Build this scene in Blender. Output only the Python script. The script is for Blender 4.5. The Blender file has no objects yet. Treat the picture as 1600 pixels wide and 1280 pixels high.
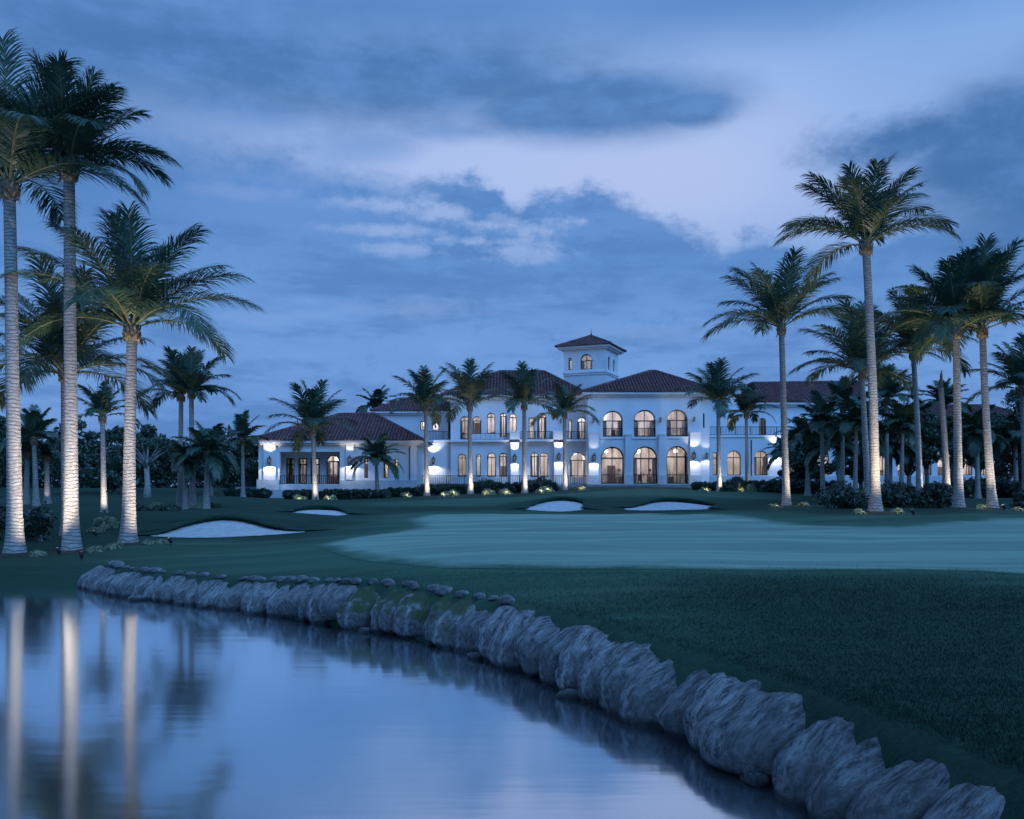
import bpy, bmesh, math, random
import numpy as np
from mathutils import Vector, Matrix, noise
from mathutils.geometry import tessellate_polygon

R = math.radians
random.seed(7); RNG = np.random.default_rng(7)
sc = bpy.context.scene
COL = sc.collection
F, CX, HY, H = 1400.0, 800.0, 772.0, 2.6          # focal (px of 1600), centre, horizon row, eye height

# ---------------------------------------------------------------- camera
cam_d = bpy.data.cameras.new('camera'); cam = bpy.data.objects.new('camera', cam_d); COL.objects.link(cam)
cam.location = (0, 0, H); cam.rotation_euler = (R(90), 0, 0)
cam_d.sensor_width = 36; cam_d.lens = 36*F/1600; cam_d.shift_y = (HY-640)/1600
cam_d.clip_start = .1; cam_d.clip_end = 6000
sc.camera = cam
sc.view_settings.view_transform = 'Standard'; sc.view_settings.look = 'None'
sc.view_settings.exposure = 0.0; sc.view_settings.gamma = 1.0
sc.cycles.use_denoising = True
sc.cycles.max_bounces = 6; sc.cycles.transparent_max_bounces = 8
sc.cycles.sample_clamp_indirect = 4.0

def lin(r, g, b):
    f = lambda c: (c/255/12.92) if c/255 <= .04045 else ((c/255+.055)/1.055)**2.4
    return (f(r), f(g), f(b), 1)
def X(px, Y): return (px-CX)*Y/F
def Z(py, Y): return H-(py-HY)*Y/F

# ---------------------------------------------------------------- node helper
class NT:
    def __init__(s, tree): s.t = tree; s.n = tree.nodes; s.l = tree.links
    def node(s, typ, **kw):
        nd = s.n.new(typ)
        for k, v in kw.items(): setattr(nd, k, v)
        return nd
    def put(s, sock, v):
        if isinstance(v, bpy.types.NodeSocket): s.l.new(v, sock)
        else: sock.default_value = v
    def m(s, op, a, b=0.0, c=0.0, clamp=False):
        nd = s.node('ShaderNodeMath', operation=op, use_clamp=clamp)
        s.put(nd.inputs[0], a); s.put(nd.inputs[1], b); s.put(nd.inputs[2], c)
        return nd.outputs[0]
    def vm(s, op, a, b=(0, 0, 0)):
        nd = s.node('ShaderNodeVectorMath', operation=op)
        s.put(nd.inputs[0], a); s.put(nd.inputs[1], b)
        return nd.outputs[0]
    def ss(s, v, lo, hi):                       # smoothstep, works reversed too
        nd = s.node('ShaderNodeMapRange', interpolation_type='SMOOTHSTEP')
        s.put(nd.inputs['Value'], v)
        if lo <= hi: a, b, c, d = lo, hi, 0, 1
        else: a, b, c, d = hi, lo, 1, 0
        for k, q in zip(('From Min', 'From Max', 'To Min', 'To Max'), (a, b, c, d)): nd.inputs[k].default_value = q
        return nd.outputs['Result']
    def noise(s, vec, scale, detail=4, rough=.55, dist=0.0):
        nd = s.node('ShaderNodeTexNoise'); s.put(nd.inputs['Vector'], vec)
        nd.inputs['Scale'].default_value = scale; nd.inputs['Detail'].default_value = detail
        nd.inputs['Roughness'].default_value = rough; nd.inputs['Distortion'].default_value = dist
        return nd.outputs['Fac']
    def mix(s, fac, a, b, blend='MIX'):
        nd = s.node('ShaderNodeMix', data_type='RGBA', blend_type=blend)
        s.put(nd.inputs[0], fac); s.put(nd.inputs[6], a); s.put(nd.inputs[7], b)
        return nd.outputs[2]
    def ramp(s, fac, stops):
        nd = s.node('ShaderNodeValToRGB'); s.put(nd.inputs[0], fac)
        e = nd.color_ramp.elements
        while len(e) < len(stops): e.new(.5)
        for q, (p, c) in zip(e, stops): q.position = p; q.color = c
        return nd.outputs[0]

# ---------------------------------------------------------------- world: dusk sky with clouds
world = bpy.data.worlds.new("World"); sc.world = world; world.use_nodes = True
w = NT(world.node_tree); w.n.clear()
tc = w.node('ShaderNodeTexCoord'); sep = w.node('ShaderNodeSeparateXYZ'); D = tc.outputs['Generated']
w.l.new(D, sep.inputs[0]); dx, dy, dz = sep.outputs
az = w.m('ARCTAN2', dx, dy); el = w.m('ARCSINE', dz)
def A_(px): return math.atan((px-CX)/F)
def E_(px, py): return math.atan((HY-py)/F*math.cos(A_(px)))
stretch = w.vm('MULTIPLY', D, (1.0, 1.0, 2.6))
n1 = w.m('SUBTRACT', w.noise(stretch, 5.0, 6, .55), .5)
n2 = w.m('SUBTRACT', w.noise(w.vm('MULTIPLY', D, (1.0, 1.0, 1.7)), 16.0, 7, .62), .5)
n3 = w.m('SUBTRACT', w.noise(w.vm('MULTIPLY', D, (1.0, 1.0, 5.0)), 9.0, 7, .6), .5)
n5 = w.m('SUBTRACT', w.noise(w.vm('MULTIPLY', D, (1.0, 1.0, 1.6)), 42.0, 6, .65), .5)
n6 = w.m('ADD', n2, w.m('MULTIPLY', n5, .8))
n4 = w.m('SUBTRACT', w.noise(w.vm('MULTIPLY', D, (1.0, 1.0, 3.0)), 2.4, 3, .5), .5)
def blob(px, py, rx, ry, soft=.35, wn=.9, fn=.4, fine=None):
    a0, e0 = A_(px), E_(px, py)
    ax = w.m('MULTIPLY', w.m('SUBTRACT', az, a0), F/rx); ey = w.m('MULTIPLY', w.m('SUBTRACT', el, e0), F/ry)
    d = w.m('SQRT', w.m('ADD', w.m('MULTIPLY', ax, ax), w.m('MULTIPLY', ey, ey)))
    d = w.m('MULTIPLY_ADD', n1, wn, d); d = w.m('MULTIPLY_ADD', fine or n2, fn, d)
    return w.ss(d, 1+soft, 1-soft)
def mx(*a):
    r = a[0]
    for b in a[1:]: r = w.m('MAXIMUM', r, b)
    return r
# clear (bright) sky behind the clouds
base = w.ramp(w.ss(el, R(-2), R(42)), [(0, lin(92, 134, 196)), (.28, lin(128, 164, 220)), (.50, lin(160, 187, 236)), (.60, lin(150, 183, 235)),
                                    (.68, lin(134, 174, 232)), (.78, lin(120, 165, 228)), (1, lin(102, 148, 212))])
glow = blob(760, 250, 560, 130, .9, .5, .1)
base = w.mix(w.m('MULTIPLY', glow, .70), base, lin(176, 195, 238))
base = w.mix(w.m('MULTIPLY', blob(1050, 300, 230, 70, .9, .5, .1), .45), base, lin(184, 200, 240))
base = w.mix(w.m('MULTIPLY', w.ss(az, R(12), R(26)), .5), base, lin(120, 164, 224))
side = w.ss(az, R(-5), R(-30))
base = w.mix(w.m('MULTIPLY', side, .55), base, lin(118, 162, 224))
# lower deck of cloud with a billowing upper edge
fc = w.node('ShaderNodeFloatCurve'); cv = fc.mapping.curves[0]
edge = [(-900, 360), (-300, 300), (0, 262), (150, 214), (250, 216), (330, 236), (430, 246), (520, 268), (600, 280), (660, 300), (690, 293), (725, 284), (765, 296),
        (800, 330), (815, 334), (832, 312), (880, 302), (950, 304), (1010, 326), (1060, 346), (1120, 376), (1140, 384), (1160, 364), (1200, 366),
        (1260, 388), (1330, 396), (1400, 372), (1500, 352), (1600, 330), (2000, 260), (2600, 240)]
pts = [(A_(px)/2.4+.5, E_(px, py)/.5) for px, py in edge]
while len(cv.points) < len(pts): cv.points.new(.5, .5)
for q, (a, b) in zip(cv.points, pts): q.location = (a, b); q.handle_type = 'AUTO_CLAMPED'
fc.mapping.update()
w.put(fc.inputs['Value'], w.m('MULTIPLY_ADD', az, 1/2.4, .5))
dl = w.m('SUBTRACT', w.m('MULTIPLY', fc.outputs[0], .5), el)
dl = w.m('MULTIPLY_ADD', n2, .075, dl); dl = w.m('MULTIPLY_ADD', n1, .045, dl); dl = w.m('MULTIPLY_ADD', n5, .030, dl)
crisp = w.ss(dl, -.010, .018)
soft = w.ss(dl, -.028, .035)
ledge = w.ss(az, R(-9), R(-3))
low = w.m('ADD', w.m('MULTIPLY', crisp, ledge), w.m('MULTIPLY', soft, w.m('SUBTRACT', 1, ledge)))
lowcol = w.ramp(w.ss(el, R(-1), R(19)), [(0, lin(98, 142, 206)), (.35, lin(110, 153, 216)), (.62, lin(104, 150, 212)), (.85, lin(98, 146, 208)), (1, lin(100, 147, 209))])
lowcol = w.mix(w.ss(n4, .14, -.14), lowcol, lin(112, 157, 219))
lowcol = w.mix(w.m('MULTIPLY', w.ss(w.m('ADD', n3, w.m('MULTIPLY', n4, .8)), -.02, .22), .6), lowcol, lin(80, 125, 186))
lowcol = w.mix(w.m('MULTIPLY', w.ss(dl, .10, .012), .45), lowcol, lin(90, 137, 199))
lowcol = w.mix(w.m('MULTIPLY', w.ss(w.m('ADD', n6, n1), .05, .30), .45), lowcol, lin(82, 128, 190))
lowcol = w.mix(w.m('MULTIPLY', w.ss(w.m('ADD', n3, n1), -.08, -.30), .5), lowcol, lin(128, 168, 226))
# bright breaks in the lower deck
br = mx(blob(815, 394, 62, 11, 1.1, 2.2, 5.0, n6), blob(752, 378, 60, 7, 1.1, 2.2, 5.5, n6), blob(800, 352, 62, 12, 1.1, 2.2, 5.5, n6), blob(600, 360, 62, 6, 1.1, 2.0, 5.0, n6),
        blob(570, 318, 70, 8, 1.1, 2.0, 5.0, n6), blob(640, 392, 55, 6, 1.1, 2.0, 5.0, n6), blob(690, 334, 45, 9, 1.1, 2.0, 5.0, n6), blob(665, 482, 74, 11, 1.1, 1.6, 3.6, n6),
        blob(1030, 519, 92, 13, .9, 1.4, 2.8, n6), blob(375, 302, 62, 8, 1.0, 1.6, 3.4, n6), blob(1270, 372, 90, 10, .9, 1.4, 3.0, n6), blob(1520, 325, 110, 20, 1.0, 1.4, 2.6, n6))
low = w.m('MULTIPLY', low, w.m('SUBTRACT', 1, w.m('MULTIPLY', br, .70)))
col = w.mix(low, base, lowcol)
# upper clouds
up = mx(blob(905, 165, 225, 52, .42, .7, .22), blob(650, 125, 330, 62, .65, .8, .25), blob(330, 84, 380, 66, .8, .9, .3), blob(1075, 168, 75, 28, .5, .8, .5))
up2 = mx(blob(640, 10, 400, 50, 1.0, .9, .3), blob(1180, -10, 420, 46, 1.0, .9, .3), blob(-40, 190, 330, 170, 1.0, .8, .3))
rt = mx(blob(1570, 222, 118, 76, .42, .7, .4), blob(1440, 215, 120, 34, .7, .9, 1.2, n6), blob(1700, 260, 200, 120, .7, .7, .3))
wisp = mx(blob(560, 230, 75, 18, .9, 1.0, 1.0), blob(700, 205, 60, 12, .9, 1.0, 1.2), blob(400, 170, 80, 18, 1.0, 1.0, 1.0), blob(420, 322, 100, 30, 1, 1, .8))
col = w.mix(w.m('MULTIPLY', up2, .75), col, lin(80, 128, 190))
col = w.mix(w.m('MULTIPLY', wisp, .60), col, lin(104, 148, 212))
col = w.mix(w.m('MULTIPLY', up, .92), col, w.mix(w.ss(w.m('ADD', n3, n2), -.2, .25), lin(68, 116, 175), lin(86, 134, 196)))
col = w.mix(w.m('MULTIPLY', rt, .95), col, w.mix(w.ss(n2, -.1, .2), lin(66, 112, 170), lin(82, 128, 188)))
# rest of the dome (overhead, behind)
high = w.ss(el, R(27), R(50)); back = w.ss(dy, .25, -.1)
rest = w.mix(w.ss(n1, -.15, .15), lin(88, 144, 222), lin(116, 168, 238))
col = w.mix(w.m('MAXIMUM', high, back), col, rest)
bg = w.node('ShaderNodeBackground'); w.put(bg.inputs[0], col)
nish = w.node('ShaderNodeTexSky', sky_type='NISHITA'); nish.sun_disc = False
nish.sun_elevation = R(1.5); nish.sun_rotation = R(200)
bg2 = w.node('ShaderNodeBackground'); w.put(bg2.inputs[0], nish.outputs[0]); bg2.inputs[1].default_value = .001
bg.inputs[1].default_value = 1.0
ad = w.node('ShaderNodeAddShader'); w.l.new(bg.outputs[0], ad.inputs[0]); w.l.new(bg2.outputs[0], ad.inputs[1])
wo = w.node('ShaderNodeOutputWorld'); w.l.new(ad.outputs[0], wo.inputs[0])

# last daylight from behind and left of the camera, very weak and wide
sd = bpy.data.lights.new('sun', 'SUN'); sd.energy = 1.8; sd.angle = R(40); sd.color = (.17, .46, 1.0)
so = bpy.data.objects.new('sun', sd); COL.objects.link(so); so.rotation_euler = (R(56), 0, R(38))

# ---------------------------------------------------------------- object helpers
def tag(o, label=None, cat=None, group=None, kind=None):
    if label: o['label'] = label
    if cat: o['category'] = cat
    if group: o['group'] = group
    if kind: o['kind'] = kind
    return o
def thing(name, label, cat, loc=(0, 0, 0), group=None):
    o = bpy.data.objects.new(name, None); COL.objects.link(o); o.location = loc
    o.empty_display_size = .3
    return tag(o, label, cat, group)
def mesh_obj(name, verts, faces, mats, parent=None, smooth=False, midx=None):
    me = bpy.data.meshes.new(name)
    if isinstance(verts, np.ndarray) and isinstance(faces, np.ndarray):
        nv, nf, k = len(verts), len(faces), faces.shape[1]
        me.vertices.add(nv); me.vertices.foreach_set('co', verts.astype(np.float32).ravel())
        me.loops.add(nf*k); me.loops.foreach_set('vertex_index', faces.astype(np.int32).ravel())
        me.polygons.add(nf); me.polygons.foreach_set('loop_start', np.arange(0, nf*k, k, dtype=np.int32))
        try: me.polygons.foreach_set('loop_total', np.full(nf, k, dtype=np.int32))
        except Exception: pass
        me.update(calc_edges=True); me.validate()
    else:
        me.from_pydata([tuple(v) for v in verts], [], faces); me.update()
    for m_ in (mats if isinstance(mats, (list, tuple)) else [mats]): me.materials.append(m_)
    if midx is not None: me.polygons.foreach_set('material_index', np.asarray(midx, dtype=np.int32))
    me.polygons.foreach_set('use_smooth', np.full(len(me.polygons), smooth))
    o = bpy.data.objects.new(name, me); COL.objects.link(o)
    if parent: o.parent = parent
    return o
class MB:
    """collects simple solids into one mesh (coordinates relative to org)"""
    def __init__(s, org=(0, 0, 0)): s.v = []; s.f = []; s.mi = []; s.o = Vector(org)
    def add(s, vs, fs, mi=0):
        b = len(s.v); s.v += [Vector(v)-s.o for v in vs]; s.f += [tuple(i+b for i in f) for f in fs]; s.mi += [mi]*len(fs); return s
    def box(s, x0, x1, y0, y1, z0, z1, mi=0):
        vs = [(x, y, z) for x in (x0, x1) for y in (y0, y1) for z in (z0, z1)]
        return s.add(vs, [(0, 1, 3, 2), (4, 6, 7, 5), (0, 4, 5, 1), (2, 3, 7, 6), (0, 2, 6, 4), (1, 5, 7, 3)], mi)
    def obox(s, c, ax, ay, az_, mi=0):           # centre and three half vectors
        c, ax, ay, az_ = map(Vector, (c, ax, ay, az_))
        vs = [c+ax*i+ay*j+az_*k for i in (-1, 1) for j in (-1, 1) for k in (-1, 1)]
        return s.add(vs, [(0, 1, 3, 2), (4, 6, 7, 5), (0, 4, 5, 1), (2, 3, 7, 6), (0, 2, 6, 4), (1, 5, 7, 3)], mi)
    def tube(s, path, radii, n=8, mi=0, caps=True):
        path = [Vector(p) for p in path]; vs = []; fs = []
        for i, p in enumerate(path):
            t = (path[min(i+1, len(path)-1)]-path[max(i-1, 0)]).normalized()
            a = t.cross(Vector((0, 1, 0)) if abs(t.y) < .9 else Vector((1, 0, 0))).normalized(); b = t.cross(a)
            for k in range(n):
                q = 2*math.pi*k/n; vs.append(p+(a*math.cos(q)+b*math.sin(q))*radii[i])
        for i in range(len(path)-1):
            for k in range(n):
                fs.append((i*n+k, i*n+(k+1) % n, (i+1)*n+(k+1) % n, (i+1)*n+k))
        if caps: fs += [tuple(range(n))[::-1], tuple(range((len(path)-1)*n, len(path)*n))]
        return s.add(vs, fs, mi)
    def build(s, name, mats, parent=None, smooth=False):
        return mesh_obj(name, s.v, s.f, mats, parent, smooth, s.mi)

# ---------------------------------------------------------------- materials
def mat(name, c, rough=.8, var=0.0, vscale=3.0, c2=None, bump=0.0, bscale=20.0, bdist=.05, stretch=(1, 1, 1), spec=.3, detail=5, coords='Object', sheen=0.0, lo=.35, hi=.65):
    m_ = bpy.data.materials.new(name); m_.use_nodes = True; t = NT(m_.node_tree)
    p = m_.node_tree.nodes['Principled BSDF']; p.inputs['Roughness'].default_value = rough
    p.inputs['Specular IOR Level'].default_value = spec
    c = tuple(c)[:3]+(1,)
    tcn = t.node('ShaderNodeTexCoord'); v = t.vm('MULTIPLY', tcn.outputs[coords], stretch)
    if c2 is not None:
        f = t.ss(t.noise(v, vscale, detail, .6), lo, hi)
        t.put(p.inputs['Base Color'], t.mix(f, c, tuple(c2)[:3]+(1,)))
    else: p.inputs['Base Color'].default_value = c
    if bump:
        b = t.node('ShaderNodeBump'); b.inputs['Strength'].default_value = bump; b.inputs['Distance'].default_value = bdist
        t.put(b.inputs['Height'], t.noise(v, bscale, 6, .6)); t.l.new(b.outputs[0], p.inputs['Normal'])
    if sheen:
        p.inputs['Sheen Weight'].default_value = sheen; p.inputs['Sheen Roughness'].default_value = .5
    return m_

def turf_mat():
    """one turf material: long rough, mown fairway and putting green, told apart by mowing lines stored on the mesh; a third line paints light on mound crests"""
    m_ = bpy.data.materials.new('turf'); m_.use_nodes = True; t = NT(m_.node_tree)
    p = m_.node_tree.nodes['Principled BSDF']; p.inputs['Roughness'].default_value = .9; p.inputs['Specular IOR Level'].default_value = .06
    p.inputs['Sheen Roughness'].default_value = .6
    o = t.node('ShaderNodeTexCoord').outputs['Object']
    ag = t.node('ShaderNodeAttribute'); ag.attribute_name = 'green_line'; ah = t.node('ShaderNodeAttribute'); ah.attribute_name = 'crest_light_line'; af = t.node('ShaderNodeAttribute'); af.attribute_name = 'mow_line'
    edge = t.noise(o, .7, 5, .6); edge2 = t.noise(o, 5, 4, .6)
    gm = t.ss(t.m('ADD', t.m('MULTIPLY_ADD', edge, 1.6, -.75), ag.outputs['Fac']), -.25, .85)
    cm = t.ss(t.m('ADD', t.m('MULTIPLY_ADD', edge, 1.2, -.6), ag.outputs['Fac']), -1.3, .1)
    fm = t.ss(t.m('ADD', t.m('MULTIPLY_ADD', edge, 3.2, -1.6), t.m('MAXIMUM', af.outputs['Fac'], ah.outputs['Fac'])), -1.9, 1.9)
    big = t.ss(t.noise(t.vm('MULTIPLY', o, (.30, 1.1, 1)), .42, 6, .62, .6), .36, .64)
    lng = t.ss(t.noise(t.vm('MULTIPLY', o, (.05, .75, 1)), 1.0, 6, .64, .35), .38, .62)
    med = t.ss(t.noise(t.vm('MULTIPLY', o, (.35, 1.5, 1)), 1.5, 6, .68), .36, .66)
    fin = t.noise(o, 26, 5, .75); fi2 = t.noise(t.vm('MULTIPLY', o, (1, .6, 1)), 75, 3, .7)
    ro = t.mix(big, (.010, .040, .022, 1), (.022, .066, .036, 1)); ro = t.mix(t.m('MULTIPLY', med, .6), ro, (.034, .088, .048, 1))
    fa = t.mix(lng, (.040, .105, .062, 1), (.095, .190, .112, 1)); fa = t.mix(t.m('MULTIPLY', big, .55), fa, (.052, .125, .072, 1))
    gr = t.mix(lng, (.070, .150, .095, 1), (.210, .330, .210, 1)); gr = t.mix(t.m('MULTIPLY', big, .45), gr, (.085, .185, .115, 1)); gr = t.mix(t.m('MULTIPLY', med, .35), gr, (.15, .29, .17, 1))
    co = t.mix(med, (.065, .150, .088, 1), (.090, .190, .108, 1))
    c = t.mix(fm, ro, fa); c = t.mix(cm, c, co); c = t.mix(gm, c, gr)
    dk = t.m('MULTIPLY', t.ss(fin, .62, .34), t.m('MULTIPLY_ADD', gm, -.30, .36))
    c = t.mix(dk, c, (.006, .018, .010, 1))
    c = t.mix(t.m('MULTIPLY', t.ss(fi2, .55, .75), t.m('MULTIPLY_ADD', gm, -.25, .30)), c, (.10, .17, .085, 1))
    t.put(p.inputs['Base Color'], c); t.put(p.inputs['Sheen Weight'], t.m('MULTIPLY_ADD', gm, .15, .05))
    b = t.node('ShaderNodeBump'); b.inputs['Distance'].default_value = .045; t.put(b.inputs['Strength'], t.m('MULTIPLY_ADD', gm, -.62, .85))
    t.put(b.inputs['Height'], t.m('ADD', t.m('ADD', fin, t.m('MULTIPLY', fi2, .6)), t.m('MULTIPLY', med, 1.4))); t.l.new(b.outputs[0], p.inputs['Normal'])
    return m_

M = {}
M['rough'] = M['green'] = M['fringe'] = turf_mat()
M['sand'] = mat('bunker_sand', (.66, .63, .60), .95, c2=(.54, .51, .48), vscale=3, bump=.5, bscale=9, bdist=.06)
M['bark'] = None
def bark_mat():
    m_ = bpy.data.materials.new('palm_bark'); m_.use_nodes = True; t = NT(m_.node_tree)
    p = m_.node_tree.nodes['Principled BSDF']; p.inputs['Roughness'].default_value = .85; p.inputs['Specular IOR Level'].default_value = .2
    o = t.node('ShaderNodeTexCoord').outputs['Object']
    nz = t.noise(o, 2.2, 3, .5)
    nf = t.noise(t.vm('MULTIPLY', o, (1, 1, 5)), 5.0, 6, .65)
    sp = t.node('ShaderNodeSeparateXYZ'); t.l.new(o, sp.inputs[0])
    ph = t.m('MULTIPLY_ADD', nz, .26, sp.outputs[2])
    ring = t.m('FRACT', t.m('MULTIPLY', ph, 1/.115))
    dark = t.ss(ring, .0, .22); dk2 = t.ss(ring, 1.0, .86)
    dark = t.m('MULTIPLY', dark, dk2)
    c = t.mix(t.ss(nf, .35, .65), (.23, .20, .175, 1), (.44, .41, .38, 1))
    c = t.mix(t.m('MULTIPLY', t.m('SUBTRACT', 1, dark), t.ss(nf, .38, .55)), c, (.075, .062, .05, 1))
    c = t.mix(t.m('MULTIPLY', t.ss(t.noise(o, .9, 4, .6), .55, .75), .5), c, (.16, .17, .12, 1))
    t.put(p.inputs['Base Color'], c)
    b = t.node('ShaderNodeBump'); b.inputs['Strength'].default_value = .8; b.inputs['Distance'].default_value = .03
    t.put(b.inputs['Height'], t.m('ADD', nf, t.m('MULTIPLY', dark, .7))); t.l.new(b.outputs[0], p.inputs['Normal'])
    return m_
M['bark'] = bark_mat()
M['boot'] = mat('leaf_base_fibre', (.17, .115, .07), .9, c2=(.36, .27, .17), vscale=7, bump=.8, bscale=14, bdist=.05)
def leaf_mat(name, a, b_, tr=.25):
    m_ = bpy.data.materials.new(name); m_.use_nodes = True; t = NT(m_.node_tree)
    p = m_.node_tree.nodes['Principled BSDF']; p.inputs['Roughness'].default_value = .42; p.inputs['Specular IOR Level'].default_value = .6
    o = t.node('ShaderNodeTexCoord').outputs['Object']
    c = t.mix(t.ss(t.noise(o, 1.6, 5, .7), .35, .65), a, b_)
    t.put(p.inputs['Base Color'], c)
    tl = t.node('ShaderNodeBsdfTranslucent'); t.put(tl.inputs[0], c)
    ms = t.node('ShaderNodeMixShader'); ms.inputs[0].default_value = tr*.6
    t.l.new(p.outputs[0], ms.inputs[1]); t.l.new(tl.outputs[0], ms.inputs[2])
    t.l.new(ms.outputs[0], m_.node_tree.nodes['Material Output'].inputs[0])
    return m_
M['frond'] = leaf_mat('palm_leaflet', (.030, .078, .056, 1), (.068, .120, .068, 1))
M['frond_warm'] = leaf_mat('palm_leaflet_olive', (.036, .078, .050, 1), (.078, .118, .062, 1))
M['rachis'] = mat('palm_rachis', (.14, .15, .07), .6, c2=(.22, .20, .10), vscale=3)
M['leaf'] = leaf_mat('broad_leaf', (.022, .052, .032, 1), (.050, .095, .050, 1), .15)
M['leaf_dark'] = leaf_mat('hedge_leaf', (.012, .030, .020, 1), (.030, .062, .036, 1), .1)
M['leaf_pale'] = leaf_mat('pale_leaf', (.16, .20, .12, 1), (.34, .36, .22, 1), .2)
M['core'] = mat('hedge_core', (.012, .018, .012), .95)
M['wood'] = mat('tree_bark', (.14, .12, .10), .9, c2=(.26, .24, .21), vscale=4, bump=.6, bscale=12)
M['soil'] = mat('mulch', (.035, .028, .022), .95, c2=(.09, .07, .05), vscale=9, bump=1, bscale=20, bdist=.06)
M['stucco'] = mat('white_stucco', (.76, .76, .77), .85, c2=(.66, .67, .69), vscale=.45, bump=.25, bscale=6, bdist=.03, stretch=(1, 1, .5), lo=.3, hi=.7)
M['trim'] = mat('white_trim', (.80, .80, .80), .7, c2=(.72, .72, .73), vscale=1.5)
M['plinth'] = mat('plinth_stone', (.58, .60, .62), .8, c2=(.48, .50, .52), vscale=1.2, bump=.2, bscale=8)
M['tile'] = mat('roof_tile', (.095, .042, .046), .75, c2=(.21, .105, .100), vscale=1.7, detail=7, bump=.3, bscale=12, lo=.3, hi=.7)
M['tile_dark'] = mat('roof_tile_pan', (.05, .022, .022), .85, c2=(.09, .04, .035), vscale=2)
M['metal'] = mat('dark_metal', (.018, .018, .020), .45, c2=(.035, .033, .032), vscale=5)
M['frame'] = mat('bronze_frame', (.022, .018, .016), .4, c2=(.04, .034, .03), vscale=4)
M['inwall'] = mat('interior_plaster', (.68, .63, .61), .8, c2=(.42, .38, .36), vscale=.9, stretch=(1.6, 1, .5), lo=.4, hi=.6)
M['curtain'] = mat('curtain_cloth', (.68, .62, .56), .9, c2=(.30, .26, .23), vscale=5, stretch=(3, 1, .05))
M['furn'] = mat('dark_wood', (.06, .035, .022), .5, c2=(.12, .07, .045), vscale=5)
M['terrace'] = mat('terrace_paving', (.30, .31, .32), .8, c2=(.22, .23, .25), vscale=2, bump=.2, bscale=8)
M['path'] = mat('cart_path', (.34, .34, .34), .9, c2=(.27, .27, .28), vscale=2)
def glass_mat():
    m_ = bpy.data.materials.new('window_glass'); m_.use_nodes = True; t = NT(m_.node_tree); t.n.clear()
    tr = t.node('ShaderNodeBsdfTransparent'); tr.inputs[0].default_value = (.92, .93, .93, 1)
    gl = t.node('ShaderNodeBsdfGlossy'); gl.inputs['Roughness'].default_value = .03; gl.inputs[0].default_value = (.9, .9, .9, 1)
    fr = t.node('ShaderNodeFresnel'); fr.inputs[0].default_value = 1.5
    ms = t.node('ShaderNodeMixShader'); t.put(ms.inputs[0], t.m('MULTIPLY', fr.outputs[0], 1.6, clamp=True))
    t.l.new(tr.outputs[0], ms.inputs[1]); t.l.new(gl.outputs[0], ms.inputs[2])
    t.l.new(ms.outputs[0], t.node('ShaderNodeOutputMaterial').inputs[0]); return m_
M['glass'] = glass_mat()
def emis(name, c, s):
    m_ = bpy.data.materials.new(name); m_.use_nodes = True; p = m_.node_tree.nodes['Principled BSDF']
    p.inputs['Base Color'].default_value = c; p.inputs['Emission Color'].default_value = c; p.inputs['Emission Strength'].default_value = s
    return m_
M['added_pendant'] = emis('added_pendant_glass', (1, .9, .74, 1), 2.5); M['bulb'] = emis('lamp_lens', (1, .86, .66, 1), 2); M['lantern_glass'] = emis('lantern_glass', (.30, .25, .2, 1), .25)
def water_mat():
    m_ = bpy.data.materials.new('pond_water'); m_.use_nodes = True; t = NT(m_.node_tree); t.n.clear()
    gl = t.node('ShaderNodeBsdfGlossy'); gl.distribution = 'GGX'
    gl.inputs['Roughness'].default_value = .105; gl.inputs[0].default_value = (.88, .95, 1.0, 1)
    df = t.node('ShaderNodeBsdfDiffuse'); df.inputs[0].default_value = (.03, .04, .05, 1)
    lw = t.node('ShaderNodeFresnel'); lw.inputs[0].default_value = 1.33
    o = t.node('ShaderNodeTexCoord').outputs['Object']
    b = t.node('ShaderNodeBump'); b.inputs['Strength'].default_value = .10; b.inputs['Distance'].default_value = .02
    t.put(b.inputs['Height'], t.noise(t.vm('MULTIPLY', o, (.35, 2.0, 1)), 1.3, 3, .5)); t.l.new(b.outputs[0], gl.inputs['Normal'])
    ms = t.node('ShaderNodeMixShader'); t.put(ms.inputs[0], t.m('MULTIPLY_ADD', t.m('POWER', lw.outputs[0], .5), 1.2, .25, clamp=True))
    t.l.new(df.outputs[0], ms.inputs[1]); t.l.new(gl.outputs[0], ms.inputs[2])
    t.l.new(ms.outputs[0], t.node('ShaderNodeOutputMaterial').inputs[0]); return m_
M['water'] = water_mat()
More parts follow.
